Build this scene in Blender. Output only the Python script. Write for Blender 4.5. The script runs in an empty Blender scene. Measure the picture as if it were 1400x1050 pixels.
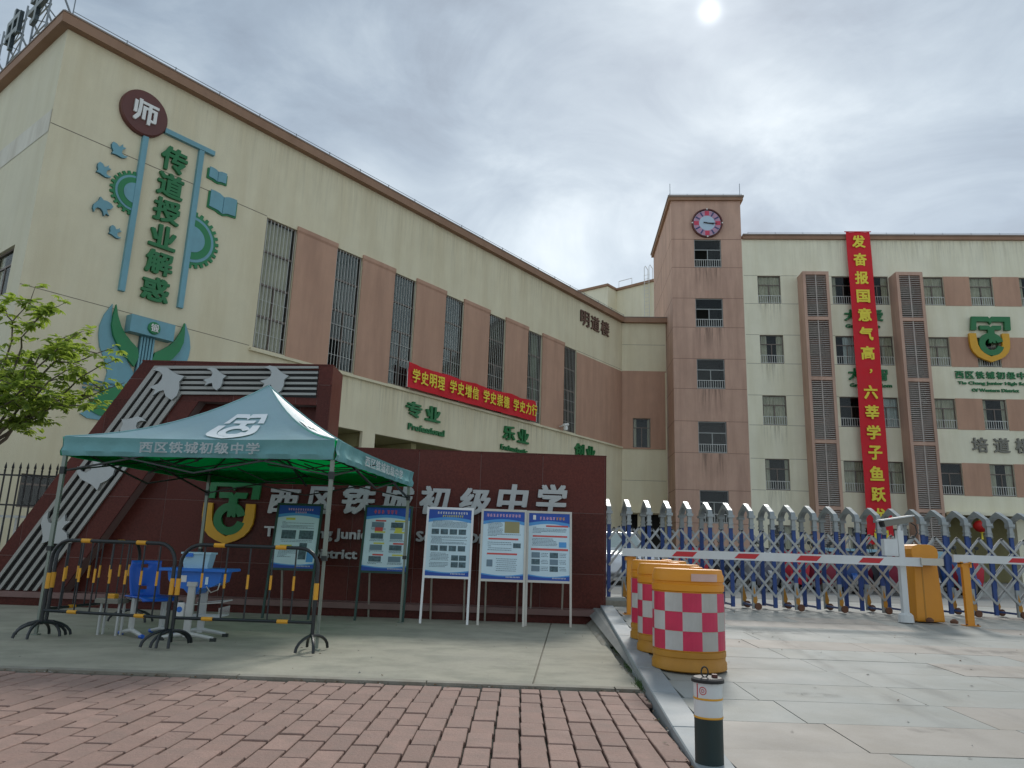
import bpy, math, random
from mathutils import Vector, Matrix
from mathutils.geometry import tessellate_polygon
R = math.radians
SC = bpy.context.scene
COL = SC.collection
random.seed(7)

# ------------------------------------------------------------------ camera
F, CX, CY, CZ = 1015.0, 700.0, 525.0, 1.03
PITCH, ROLL = math.atan(230 / 1015.0), .034
fwd = Vector((0, math.cos(PITCH), math.sin(PITCH)))
up0 = Vector((0, -math.sin(PITCH), math.cos(PITCH)))
rt0 = Vector((1, 0, 0))
rt = rt0 * math.cos(ROLL) + up0 * math.sin(ROLL)
up = up0 * math.cos(ROLL) - rt0 * math.sin(ROLL)
cam_d = bpy.data.cameras.new('camera')
cam = bpy.data.objects.new('camera', cam_d)
COL.objects.link(cam)
M = Matrix(((rt.x, up.x, -fwd.x, 0), (rt.y, up.y, -fwd.y, 0), (rt.z, up.z, -fwd.z, CZ), (0, 0, 0, 1)))
cam.matrix_world = M
cam_d.sensor_width = 36
cam_d.lens = 36 * F / 1400
cam_d.clip_end = 3000
cam_d.clip_start = .05
SC.camera = cam

# ------------------------------------------------------------------ world
SUN_AZ, SUN_EL = math.atan2(.2488, .8623), R(38.7)
sdir = Vector((math.sin(SUN_AZ) * math.cos(SUN_EL), math.cos(SUN_AZ) * math.cos(SUN_EL), math.sin(SUN_EL)))
W = bpy.data.worlds.new('World')
SC.world = W
W.use_nodes = True
nt = W.node_tree
nt.nodes.clear()


class NG:
    def __init__(s, nt): s.nt = nt
    def n(s, typ, ins=None, **kw):
        nd = s.nt.nodes.new(typ)
        for k, v in kw.items(): setattr(nd, k, v)
        for k, v in (ins or {}).items():
            if isinstance(v, bpy.types.NodeSocket): s.nt.links.new(v, nd.inputs[k])
            else: nd.inputs[k].default_value = v
        return nd
    def m(s, op, a, b=0.0, clamp=False):
        return s.n('ShaderNodeMath', {0: a, 1: b}, operation=op, use_clamp=clamp).outputs[0]
    def mix(s, f, a, b):
        nd = s.n('ShaderNodeMix', data_type='RGBA')
        for i, v in ((0, f), (6, a), (7, b)):
            if isinstance(v, bpy.types.NodeSocket): s.nt.links.new(v, nd.inputs[i])
            else: nd.inputs[i].default_value = v if i == 0 else (*v[:3], 1)
        return nd.outputs[2]
    def ramp(s, f, stops):
        nd = s.n('ShaderNodeValToRGB', {0: f})
        el = nd.color_ramp.elements
        while len(el) < len(stops): el.new(.5)
        for e, (p, c) in zip(el, stops):
            e.position = p
            e.color = (c, c, c, 1) if isinstance(c, (int, float)) else (*c[:3], 1)
        return nd.outputs[0]
    def noise(s, vec, scale, detail=4, rough=.55, dist=0.0):
        return s.n('ShaderNodeTexNoise', {'Vector': vec, 'Scale': scale, 'Detail': detail, 'Roughness': rough, 'Distortion': dist}).outputs[0]


g = NG(nt)
tc = g.n('ShaderNodeTexCoord').outputs['Generated']
sep = g.n('ShaderNodeSeparateXYZ', {0: tc})
zz = g.m('MAXIMUM', sep.outputs[2], 0.0)
den = g.m('ADD', zz, .28)
cx = g.m('DIVIDE', sep.outputs[0], den)
cy = g.m('DIVIDE', sep.outputs[1], den)
pv = g.n('ShaderNodeCombineXYZ', {0: cx, 1: cy, 2: 0.0}).outputs[0]
n1 = g.noise(pv, .95, 7, .50, .35)
n2 = g.noise(pv, 3.4, 8, .6, .7)
nn = g.m('ADD', g.m('MULTIPLY', n1, .70), g.m('MULTIPLY', n2, .30))
# a few darker ragged clouds
for (ddx, ddy, ddz, pw, am) in ((.327, .884, .374, 900.0, .15), (-.085, .70, .70, 60.0, .11), (.36, .72, .62, 120.0, .05)):
    dd = Vector((ddx, ddy, ddz)).normalized()
    q = g.n('ShaderNodeVectorMath', {0: tc, 1: dd}, operation='DOT_PRODUCT').outputs['Value']
    q = g.m('POWER', g.m('MAXIMUM', q, 0.0), pw)
    rag = g.m('ADD', .2, g.m('MULTIPLY', g.noise(pv, 9.0, 5, .6, .6), 1.6))
    nn = g.m('SUBTRACT', nn, g.m('MULTIPLY', g.m('MULTIPLY', q, am), rag))
cl = g.ramp(nn, [(.38, (.135, .175, .23)), (.45, (.195, .25, .315)), (.51, (.27, .33, .39)), (.57, (.38, .44, .49)), (.66, (.55, .60, .63))])
dt = g.n('ShaderNodeVectorMath', {0: tc, 1: sdir}, operation='DOT_PRODUCT').outputs['Value']
dt = g.m('MAXIMUM', dt, 0.0)
h1 = g.m('MULTIPLY', g.m('POWER', dt, 6.0), .12)
h2 = g.m('MULTIPLY', g.m('POWER', dt, 500.0), .06)
h3 = g.m('MULTIPLY', g.m('POWER', dt, 16000.0), .5)
glow = g.m('ADD', g.m('ADD', h1, h2), h3)
hor = g.m('MULTIPLY', g.m('POWER', g.m('SUBTRACT', 1.0, zz, True), 3.6), .40)
glowc = g.n('ShaderNodeCombineXYZ', {0: g.m('ADD', glow, hor), 1: g.m('ADD', glow, g.m('MULTIPLY', hor, 1.05)), 2: g.m('ADD', glow, g.m('MULTIPLY', hor, 1.08))}).outputs[0]
cloud = g.n('ShaderNodeVectorMath', {0: cl, 1: glowc}, operation='ADD').outputs[0]
sky = g.n('ShaderNodeTexSky', sky_type='NISHITA', sun_disc=False, sun_elevation=SUN_EL, sun_rotation=SUN_AZ)
bg1 = g.n('ShaderNodeBackground', {0: sky.outputs[0], 1: .05})
bg2 = g.n('ShaderNodeBackground', {0: cloud, 1: .92})
mx = g.n('ShaderNodeMixShader', {0: .93, 1: bg1.outputs[0], 2: bg2.outputs[0]})
out = g.n('ShaderNodeOutputWorld', {0: mx.outputs[0]})

sl = bpy.data.lights.new('sun', 'SUN')
sl.energy = 1.35
sl.angle = R(11)
sl.color = (1, .96, .9)
so = bpy.data.objects.new('sun', sl)
COL.objects.link(so)
so.rotation_euler = (-sdir).to_track_quat('-Z', 'Y').to_euler()
so.location = (10, 10, 40)
SC.view_settings.view_transform = 'Standard'
SC.view_settings.look = 'None'
SC.view_settings.exposure = 0.74
SC.view_settings.gamma = 1
SC.view_settings.use_curve_mapping = False


# ------------------------------------------------------------------ materials
def mat(name, col, rough=.6, var=.12, vs=3.0, bump=0.0, bs=40.0, metal=0.0, stain=0.0, ss=(.6, .6, .12), speck=0.0, sps=160.0,
        rnd=0.0, spec=.5, dirt=(.35, .3, .24), fine=.0, trans=0.0, emit=0.0, coat=0.0):
    m = bpy.data.materials.new(name)
    m.use_nodes = True
    g = NG(m.node_tree)
    b = m.node_tree.nodes['Principled BSDF']
    b.inputs['Roughness'].default_value = rough
    b.inputs['Metallic'].default_value = metal
    b.inputs['Specular IOR Level'].default_value = spec
    if coat:
        b.inputs['Coat Weight'].default_value = coat
        b.inputs['Coat Roughness'].default_value = .25
    tc = g.n('ShaderNodeTexCoord').outputs['Object']
    if rnd:
        oi = g.n('ShaderNodeObjectInfo').outputs['Random']
        off = g.n('ShaderNodeVectorMath', {0: tc, 1: g.n('ShaderNodeCombineXYZ', {0: g.m('MULTIPLY', oi, 57.), 1: g.m('MULTIPLY', oi, 31.), 2: 0.0}).outputs[0]}, operation='ADD').outputs[0]
    else:
        off = tc
    c = (*col, 1)
    nv = g.noise(off, vs, 6, .6)
    v = g.m('ADD', g.m('MULTIPLY', g.m('SUBTRACT', nv, .5), var * 4), 1.0)
    if speck:
        s = g.noise(off, sps, 2, .7)
        v = g.m('ADD', v, g.m('MULTIPLY', g.m('SUBTRACT', s, .5), speck * 6))
    if fine:
        s = g.noise(off, 22.0, 5, .7)
        v = g.m('ADD', v, g.m('MULTIPLY', g.m('SUBTRACT', s, .5), fine * 4))
    if rnd:
        v = g.m('ADD', v, g.m('MULTIPLY', g.m('SUBTRACT', oi, .5), rnd * 2))
    v = g.m('MAXIMUM', v, .1)
    cc = g.n('ShaderNodeVectorMath', {0: col, 3: v}, operation='SCALE').outputs[0]
    if stain:
        mp = g.n('ShaderNodeMapping', {0: off, 3: ss}).outputs[0]
        s = g.noise(mp, 2.2, 7, .65)
        f = g.m('MULTIPLY', g.ramp(s, [(.43, 0.0), (.64, 1.0)]), stain)
        cc = g.mix(f, cc, tuple(col[i] * dirt[i] * 1.6 for i in range(3)))
        s2 = g.noise(off, .35, 5, .6)
        cc = g.mix(g.m('MULTIPLY', g.ramp(s2, [(.42, 0.0), (.68, 1.0)]), stain * .6), cc, tuple(col[i] * (.78, .76, .72)[i] for i in range(3)))
    m.node_tree.links.new(cc, b.inputs['Base Color'])
    rr = g.m('ADD', g.m('MULTIPLY', g.m('SUBTRACT', nv, .5), .35), rough, True)
    m.node_tree.links.new(rr, b.inputs['Roughness'])
    if bump:
        bn = g.noise(off, bs, 5, .65)
        bp = g.n('ShaderNodeBump', {'Strength': bump, 'Distance': .01, 'Height': bn})
        m.node_tree.links.new(bp.outputs[0], b.inputs['Normal'])
    if emit:
        b.inputs['Emission Color'].default_value = c
        b.inputs['Emission Strength'].default_value = emit
    return m


CREAM = mat('cream_plaster', (.72, .655, .465), .85, .06, .8, .6, 30, stain=.42, ss=(.55, .55, .07), fine=.03, dirt=(.5, .46, .4))
CREAM2 = mat('pale_cream_plaster', (.80, .76, .585), .85, .06, .8, .6, 30, stain=.42, ss=(.6, .6, .07), fine=.03, dirt=(.5, .48, .42))
WESTP = mat('light_cream_plaster', (.68, .645, .48), .85, .05, .8, .35, 30, stain=.35, ss=(.6, .6, .07), fine=.03, dirt=(.5, .48, .42))
SALM = mat('salmon_plaster', (.50, .30, .205), .85, .07, 1.2, .6, 30, stain=.5, ss=(.7, .7, .09), fine=.03, dirt=(.42, .4, .4))
SALM2 = mat('dusty_salmon_plaster', (.55, .355, .265), .85, .09, 1.0, .6, 30, stain=.62, ss=(.8, .8, .10), fine=.03, dirt=(.42, .4, .4))
CORN = mat('brown_cornice', (.32, .19, .12), .8, .08, 2, .3, 20, stain=.3)
CORNT = mat('grey_brown_coping', (.26, .21, .175), .8, .08, 2, .3, 20, stain=.3)
JOINT = mat('joint_dark', (.20, .17, .13), .9, .1)
JOINTS = mat('joint_salmon', (.20, .115, .085), .9, .1)
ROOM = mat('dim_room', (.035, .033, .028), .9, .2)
WFRAME = mat('grey_window_frame', (.30, .31, .29), .45, .06, metal=.3)
WFRAMEB = mat('brown_window_frame', (.17, .135, .11), .5, .08, metal=.2)
RAILW = mat('pale_rail', (.62, .62, .58), .5, .05)
BARS = mat('window_guard_steel', (.46, .46, .42), .45, .08, metal=.4)
CURT = mat('beige_curtain', (.74, .66, .52), .9, .15, 3)
CURTW = mat('white_curtain', (.80, .82, .82), .9, .1, 3)
LOUV = mat('louver_slats', (.40, .345, .30), .55, .12, 3, rnd=.06)
GREEN = mat('sign_green', (.012, .16, .045), .45, .08, 5)
GREEND = mat('relief_green', (.02, .215, .075), .5, .08, 5, stain=.15)
TEAL = mat('relief_blue', (.16, .36, .42), .5, .08, 4, stain=.2)
DTEAL = mat('relief_blue_dark', (.04, .15, .19), .5, .08, 4)
MAROON = mat('maroon_disc', (.115, .035, .026), .5, .12, 5)
WHITEP = mat('white_paint', (.74, .74, .70), .45, .05, 5)
SILV = mat('brushed_silver', (.42, .44, .43), .38, .06, 6, metal=.4, stain=.15)
STRIP = mat('silver_strips', (.33, .33, .305), .4, .08, 6, metal=.35, stain=.2)
BLACK = mat('black_recess', (.012, .011, .011), .6, .1)
GRAN = mat('maroon_granite', (.10, .026, .019), .36, .12, 2, .05, 60, speck=.22, sps=38, rnd=.22, stain=.12, dirt=(.8, .9, 1.0), spec=.16)
GRANM = mat('granite_mortar', (.22, .14, .125), .9, .1)
PLINTH = mat('plinth_granite', (.20, .115, .10), .5, .1, 3, speck=.08, stain=.3)
YEL = mat('logo_yellow', (.66, .34, .012), .45, .05, 5)
REDB = mat('red_cloth', (.62, .012, .022), .75, .06, 2)
GOLD = mat('yellow_print', (.80, .66, .05), .6, .03)
BROWNL = mat('bronze_letters', (.15, .085, .06), .6, .1)
GREYL = mat('weathered_letters', (.20, .19, .155), .6, .15)
BRICK = mat('red_paver', (.32, .205, .165), .85, .12, 6, .7, 45, stain=.55, ss=(3, 3, 3), rnd=.13, speck=.07, sps=70, dirt=(.45, .5, .5))
BRICKG = mat('paver_joint_sand', (.035, .034, .024), .95, .2, 8, .6, 60)
CONC = mat('worn_concrete', (.365, .345, .27), .9, .15, 1.1, .5, 30, stain=.75, ss=(.9, 1.1, 1), fine=.06, dirt=(.40, .42, .42))
CONCE = mat('concrete_lip', (.27, .255, .21), .9, .15, 3, .5, 25, stain=.5, ss=(2, 2, 2))
TILE = mat('grey_granite_paving', (.31, .32, .295), .7, .09, 1.5, .3, 50, stain=.55, ss=(.9, .9, 1), rnd=.05, speck=.035, sps=110, dirt=(.5, .48, .44))
TILEP = mat('pinkish_granite_paving', (.33, .30, .262), .7, .05, 1.5, .2, 50, stain=.55, ss=(.9, .9, 1), rnd=.06, speck=.05, sps=110, dirt=(.5, .48, .44))
TJOINT = mat('paving_joint', (.20, .20, .185), .95, .15)
KERB = mat('blue_grey_kerb', (.30, .335, .345), .65, .06, 3, .25, 50, rnd=.08, speck=.05, stain=.3)
YARD = mat('schoolyard_concrete', (.30, .295, .27), .9, .06, .4, .2, 10, stain=.3, ss=(.5, .5, 1))
EARTH = mat('earth', (.16, .15, .12), .95, .2, .5, .4, 8)
CANOPY = mat('tent_fabric_sky_sheen', (.42, .60, .68), .42, .05, 2, .9, 6, spec=.5, stain=.12)  # green cloth; the sky's reflection on its top is put into this pale colour
VALAN = mat('tent_valance_teal', (.15, .36, .37), .5, .08, 2, .9, 7, spec=.4, stain=.2)
TPRINT = mat('tent_white_print', (.80, .84, .84), .5, .04)
TUBE = mat('tent_leg_steel', (.24, .28, .24), .45, .08, metal=.4, stain=.3)
DARKM = mat('dark_steel', (.018, .024, .022), .45, .15)
BARR = mat('barrier_black_paint', (.012, .016, .018), .35, .15)
TAPE = mat('yellow_tape', (.68, .33, .02), .45, .06)
BLUEP = mat('blue_plastic', (.02, .17, .62), .38, .06, stain=.1)
BLUEC = mat('chair_blue_plastic', (.014, .11, .52), .4, .06)
LEGW = mat('pale_grey_powdercoat', (.55, .57, .55), .5, .06, stain=.25)
BIN = mat('frosted_storage_box', (.36, .58, .66), .35, .06)
ORANGE = mat('orange_plastic', (.74, .29, .010), .48, .07, 3, .15, 12, stain=.4, dirt=(.6, .55, .8))
OCHRE = mat('dirty_orange_plastic', (.52, .24, .02), .5, .1, 3, stain=.45)
CHKR = mat('reflective_red', (.60, .022, .075), .4, .18, 6, .1, 20, stain=.35, dirt=(.6, .9, .9))
CHKW = mat('reflective_white', (.54, .53, .50), .4, .12, 6, .1, 20, stain=.5)
BOXO = mat('machine_orange', (.70, .285, .02), .45, .05, 3, stain=.15)
WMET = mat('white_enamel', (.66, .68, .67), .4, .06, 3, stain=.2)
REDS = mat('red_reflective', (.55, .02, .025), .45, .05)
BOLG = mat('bollard_dark_green', (.012, .03, .028), .5, .15, 6, stain=.3)
BLUEG = mat('gate_blue', (.014, .055, .22), .4, .08, 4, stain=.2)
GATES = mat('gate_stainless', (.36, .375, .37), .4, .06, 6, metal=.5, stain=.2)
CAPS = mat('gate_cast_arch', (.33, .36, .36), .42, .08, 5, metal=.35, stain=.3)
RUST = mat('rusty_wheel', (.14, .06, .03), .7, .2)
RUB = mat('rubber', (.015, .015, .015), .8, .1)
FENCE = mat('fence_black_iron', (.012, .012, .013), .45, .1)
BARK = mat('bark', (.14, .115, .085), .9, .2, 12, .6, 30)
LEAF = mat('leaf_green', (.15, .22, .05), .55, .25, 2.5)
LEAF2 = mat('leaf_yellow_green', (.26, .33, .06), .55, .25, 2.5)
TRUSS = mat('rooftop_truss', (.22, .25, .27), .5, .1, metal=.3)
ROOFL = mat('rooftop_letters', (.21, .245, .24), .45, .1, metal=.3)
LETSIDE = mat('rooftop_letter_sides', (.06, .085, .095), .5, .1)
CLKF = mat('clock_face', (.60, .58, .68), .5, .04)
CLKR = mat('clock_rim', (.10, .022, .018), .5, .1)
LAV = mat('clock_centre', (.44, .56, .66), .5, .04)
PRED = mat('clock_red', (.58, .05, .10), .5, .04)
NAVY = mat('clock_marks', (.05, .06, .16), .5, .04)
PBG = mat('poster_pale_blue', (.60, .76, .82), .5, .05, 2)
PBL = mat('poster_blue', (.015, .075, .38), .5, .05, 2)
PMB = mat('poster_mid_blue', (.08, .32, .66), .5, .05, 2)
PTX = mat('poster_print', (.16, .24, .29), .6, .05)
PRE = mat('poster_red', (.62, .09, .08), .6, .05)
PYE = mat('poster_yellow', (.62, .62, .10), .6, .05)
PPH = mat('poster_photo', (.075, .13, .15), .6, .75, 28)
PPK = mat('poster_title_pink', (.75, .42, .52), .6, .05)
GRNFR = mat('stand_green_paint', (.015, .055, .04), .45, .1)
STEEL = mat('stand_stainless', (.50, .48, .42), .38, .08, 8, metal=.6, stain=.2)
STEELW = mat('stand_bright_steel', (.72, .72, .70), .35, .05, 8, metal=.35)
CARW = mat('car_white', (.70, .71, .72), .25, .02, coat=.6)
PANB = mat('pale_blue_board', (.28, .47, .56), .5, .05)
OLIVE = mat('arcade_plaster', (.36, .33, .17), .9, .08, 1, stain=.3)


def glass(name, tint=(.55, .6, .58), refl=.10, clear=.8):
    m = bpy.data.materials.new(name)
    m.use_nodes = True
    g = NG(m.node_tree)
    m.node_tree.nodes.remove(m.node_tree.nodes['Principled BSDF'])
    t = g.n('ShaderNodeBsdfTransparent', {0: (*tint, 1)})
    d = g.n('ShaderNodeBsdfDiffuse', {0: (.05, .055, .05, 1)})
    a = g.n('ShaderNodeMixShader', {0: clear, 1: d.outputs[0], 2: t.outputs[0]})
    gl = g.n('ShaderNodeBsdfGlossy', {0: (.9, .9, .9, 1), 1: .06})
    lw = g.n('ShaderNodeFresnel', {0: 1.5}).outputs[0]
    f = g.m('ADD', g.m('MULTIPLY', lw, .14), refl, True)
    x = g.n('ShaderNodeMixShader', {0: f, 1: a.outputs[0], 2: gl.outputs[0]})
    o = [n for n in m.node_tree.nodes if n.type == 'OUTPUT_MATERIAL'][0]
    m.node_tree.links.new(x.outputs[0], o.inputs[0])
    return m


GLASS = glass('window_glass', (.85, .88, .86), .015, .96)
GLASSD = glass('tinted_glass', (.72, .78, .76), .02, .93)


def fabric_green():
    m = bpy.data.materials.new('tent_lining_green')
    m.use_nodes = True
    g = NG(m.node_tree)
    m.node_tree.nodes.remove(m.node_tree.nodes['Principled BSDF'])
    tc = g.n('ShaderNodeTexCoord').outputs['Object']
    c = g.mix(g.noise(tc, 3.0, 4), (.004, .13, .045), (.008, .24, .09))
    d = g.n('ShaderNodeBsdfDiffuse', {0: c})
    t = g.n('ShaderNodeBsdfTranslucent', {0: (.02, .75, .25, 1)})
    x = g.n('ShaderNodeMixShader', {0: .7, 1: d.outputs[0], 2: t.outputs[0]})
    o = [n for n in m.node_tree.nodes if n.type == 'OUTPUT_MATERIAL'][0]
    m.node_tree.links.new(x.outputs[0], o.inputs[0])
    return m


LINING = fabric_green()


def leafmat(m, col=(.42, .55, .08, 1), f=.5):
    # let some light through the leaves
    nt = m.node_tree
    g = NG(nt)
    b = nt.nodes['Principled BSDF']
    o = [n for n in nt.nodes if n.type == 'OUTPUT_MATERIAL'][0]
    t = g.n('ShaderNodeBsdfTranslucent', {0: col})
    x = g.n('ShaderNodeMixShader', {0: f, 1: b.outputs[0], 2: t.outputs[0]})
    nt.links.new(x.outputs[0], o.inputs[0])


leafmat(LEAF)
leafmat(LEAF2)
leafmat(CANOPY, (.08, .70, .38, 1), .30)


# ------------------------------------------------------------------ helpers
class MB:
    def __init__(s): s.v, s.f, s.mi = [], [], []
    def add(s, vs, fs, m=0):
        o = len(s.v)
        s.v += [tuple(p) for p in vs]
        s.f += [tuple(i + o for i in f) for f in fs]
        s.mi += [m] * len(fs)
        return s
    def box(s, x0, x1, y0, y1, z0, z1, m=0):
        return s.add([(x0, y0, z0), (x1, y0, z0), (x1, y1, z0), (x0, y1, z0), (x0, y0, z1), (x1, y0, z1), (x1, y1, z1), (x0, y1, z1)],
                     [(3, 2, 1, 0), (4, 5, 6, 7), (0, 1, 5, 4), (1, 2, 6, 5), (2, 3, 7, 6), (3, 0, 4, 7)], m)
    def cbox(s, x0, x1, y0, y1, z0, z1, c, m=0):   # box with chamfered top edge
        return s.add([(x0, y0, z0), (x1, y0, z0), (x1, y1, z0), (x0, y1, z0), (x0, y0, z1 - c), (x1, y0, z1 - c), (x1, y1, z1 - c), (x0, y1, z1 - c),
                      (x0 + c, y0 + c, z1), (x1 - c, y0 + c, z1), (x1 - c, y1 - c, z1), (x0 + c, y1 - c, z1)],
                     [(8, 9, 10, 11), (0, 1, 5, 4), (1, 2, 6, 5), (2, 3, 7, 6), (3, 0, 4, 7), (4, 5, 9, 8), (5, 6, 10, 9), (6, 7, 11, 10), (7, 4, 8, 11)], m)
    def quad(s, a, b, c, d, m=0): return s.add([a, b, c, d], [(0, 1, 2, 3)], m)
    def prism(s, poly, y0, y1, m=0, ms=None):
        """polygon in x,z; front at y0 (smaller), back at y1"""
        if ms is None: ms = m
        ar = sum(poly[i][0] * poly[(i + 1) % len(poly)][1] - poly[(i + 1) % len(poly)][0] * poly[i][1] for i in range(len(poly)))
        if ar < 0: poly = poly[::-1]
        n = len(poly)
        o = len(s.v)
        s.v += [(x, y0, z) for x, z in poly] + [(x, y1, z) for x, z in poly]
        tri = tessellate_polygon([[Vector((x, z, 0)) for x, z in poly]])
        for t in tri:
            a, b, c = t
            cr = (poly[b][0] - poly[a][0]) * (poly[c][1] - poly[a][1]) - (poly[b][1] - poly[a][1]) * (poly[c][0] - poly[a][0])
            if cr < 0: a, c = c, a
            s.f.append((o + a, o + b, o + c)); s.mi.append(m)
            s.f.append((o + n + c, o + n + b, o + n + a)); s.mi.append(m)
        for i in range(n):
            j = (i + 1) % n
            s.f.append((o + j, o + i, o + n + i, o + n + j)); s.mi.append(ms)
        return s
    def bar(s, p, q, w, h=None, upv=(0, 0, 1), m=0):
        h = h or w
        p, q, u = Vector(p), Vector(q), Vector(upv)
        d = (q - p).normalized()
        a = d.cross(u)
        if a.length < 1e-4: a = d.cross(Vector((1, 0, 0)))
        a.normalize()
        b = a.cross(d)
        vs = []
        for e in (p, q):
            for sx, sz in ((-1, -1), (1, -1), (1, 1), (-1, 1)): vs.append(e + a * sx * w / 2 + b * sz * h / 2)
        return s.add(vs, [(0, 1, 2, 3), (7, 6, 5, 4), (1, 0, 4, 5), (2, 1, 5, 6), (3, 2, 6, 7), (0, 3, 7, 4)], m)
    def tube(s, pts, r, n=8, m=0, caps=True):
        pts = [Vector(p) for p in pts]
        rs = r if isinstance(r, (list, tuple)) else [r] * len(pts)
        o = len(s.v)
        prev = None
        for i, p in enumerate(pts):
            d = (pts[min(i + 1, len(pts) - 1)] - pts[max(i - 1, 0)]).normalized()
            if prev is None:
                a = d.cross(Vector((0, 0, 1)))
                if a.length < 1e-3: a = d.cross(Vector((1, 0, 0)))
            else:
                a = prev - d * prev.dot(d)
            a.normalize(); prev = a
            b = d.cross(a)
            for k in range(n):
                t = 2 * math.pi * k / n
                s.v.append(tuple(p + (a * math.cos(t) + b * math.sin(t)) * rs[i]))
        for i in range(len(pts) - 1):
            for k in range(n):
                k2 = (k + 1) % n
                s.f.append((o + i * n + k, o + (i + 1) * n + k, o + (i + 1) * n + k2, o + i * n + k2)); s.mi.append(m)
        if caps:
            s.f.append(tuple(o + k for k in range(n))); s.mi.append(m)
            s.f.append(tuple(o + (len(pts) - 1) * n + k for k in range(n))[::-1]); s.mi.append(m)
        return s
    def lathe(s, prof, n=24, c=(0, 0, 0), m=0, axis='z'):
        o = len(s.v)
        for r_, z in prof:
            for k in range(n):
                t = 2 * math.pi * k / n
                x, y = r_ * math.cos(t), r_ * math.sin(t)
                p = (x, y, z) if axis == 'z' else ((x, z, y) if axis == 'y' else (z, x, y))
                s.v.append((p[0] + c[0], p[1] + c[1], p[2] + c[2]))
        for i in range(len(prof) - 1):
            for k in range(n):
                k2 = (k + 1) % n
                s.f.append((o + i * n + k, o + i * n + k2, o + (i + 1) * n + k2, o + (i + 1) * n + k)); s.mi.append(m)
        return s
    def mesh(s, name, mats, smooth=False):
        me = bpy.data.meshes.new(name)
        me.from_pydata(s.v, [], s.f)
        for x in (mats if isinstance(mats, (list, tuple)) else [mats]): me.materials.append(x)
        if len(set(s.mi)) > 1 or (s.mi and s.mi[0]): me.polygons.foreach_set('material_index', s.mi)
        if smooth: me.polygons.foreach_set('use_smooth', [True] * len(me.polygons))
        me.update()
        return me
    def build(s, name, mats, parent=None, loc=None, rz=0, smooth=False):
        return link(name, s.mesh(name, mats, smooth), parent, loc, rz)


def link(name, me, parent=None, loc=None, rz=0):
    o = bpy.data.objects.new(name, me)
    COL.objects.link(o)
    if parent: o.parent = parent
    if loc: o.location = loc
    if rz: o.rotation_euler[2] = rz
    if smooth_auto and me and any(p.use_smooth for p in me.polygons[:1]):
        try: me.set_sharp_from_angle(angle=R(38))
        except Exception: pass
    return o


smooth_auto = True


def tag(o, label=None, cat=None, group=None, kind=None):
    for k, v in (('label', label), ('category', cat), ('group', group), ('kind', kind)):
        if v: o[k] = v
    return o


def thing(name, label, cat, loc=(0, 0, 0), rz=0, group=None):
    o = bpy.data.objects.new(name, None)
    COL.objects.link(o)
    o.location = loc
    o.rotation_euler = (0, 0, rz)
    o.empty_display_size = .1
    return tag(o, label, cat, group)


def copy_tree(o, parent=None):
    c = o.copy()
    COL.objects.link(c)
    c.parent = parent
    for ch in KIDS(o): copy_tree(ch, c)
    return c


def KIDS(o):
    return [x for x in list(COL.objects) if x.parent == o]


_tc = None


def text_mesh(body, offset=0.0, depth=0.0, shear=0.0, space=1.0):
    """heavy lettering: the outline repeated at small shifts, each layer a hair proud of the last"""
    me = text_mesh0(body, 0.0, depth, shear, space)
    if offset <= 0: return me
    o = offset
    sh = [(0, 0), (o, o * .7), (-o, -o * .7), (o, -o * .7), (-o, o * .7), (0, -o), (o * .9, 0)]
    if len(body) > 9: sh = sh[:5]
    vs, fs = [], []
    base = [tuple(v.co) for v in me.vertices]; bf = [tuple(p.vertices) for p in me.polygons]
    for k, (dx, dy) in enumerate(sh):
        q = len(vs)
        vs += [(x + dx, y + dy, z + (.0009 * k if z > 0 or not depth else 0)) for x, y, z in base]
        fs += [tuple(i + q for i in f) for f in bf]
    m2 = bpy.data.meshes.new('t'); m2.from_pydata(vs, [], fs)
    bpy.data.meshes.remove(me)
    return m2


def text_mesh0(body, offset=0.0, depth=0.0, shear=0.0, space=1.0):
    global _tc
    if _tc is None:
        cu = bpy.data.curves.new('lettering_source', 'FONT')
        _tc = bpy.data.objects.new('lettering_source', cu)
    cu = _tc.data
    COL.objects.link(_tc)
    cu.body, cu.offset, cu.shear, cu.resolution_u, cu.space_character = body, offset, shear, 2, space
    cu.extrude = .05 if depth else 0
    bpy.context.view_layer.update()
    dg = bpy.context.evaluated_depsgraph_get()
    me = bpy.data.meshes.new_from_object(_tc.evaluated_get(dg))
    COL.objects.unlink(_tc)
    return me


def glyph(parent, name, body, x0, x1, z0, z1, y, depth, mats, offset=.02, shear=0.0, bbox=True, space=1.0):
    """raised lettering fitted to a rectangle on a facade; y = back face, front at y-depth"""
    me = text_mesh(body, offset, depth, shear, space)
    xs = [v.co.x for v in me.vertices]; ys = [v.co.y for v in me.vertices]
    ax, bx, ay, by = min(xs), max(xs), min(ys), max(ys)
    if not bbox: ay, by = -.12, .80
    for v in me.vertices:
        u = (v.co.x - ax) / (bx - ax); w = (v.co.y - ay) / (by - ay)
        front = v.co.z > 0
        ex = (v.co.z - .05) if front else 0
        v.co = (x0 + (x1 - x0) * u, y - ((depth + ex) if front else 0), z0 + (z1 - z0) * w)
    me.name = name
    if name == 'lettering': kind_ = 'stuff'
    me.materials.clear()
    for m in (mats if isinstance(mats, (list, tuple)) else [mats]): me.materials.append(m)
    for p in me.polygons: p.use_smooth = False
    if isinstance(mats, (list, tuple)) and len(mats) > 1:
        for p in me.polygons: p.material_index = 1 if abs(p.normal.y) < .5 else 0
    me.update()
    return link(name, me, parent)


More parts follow.
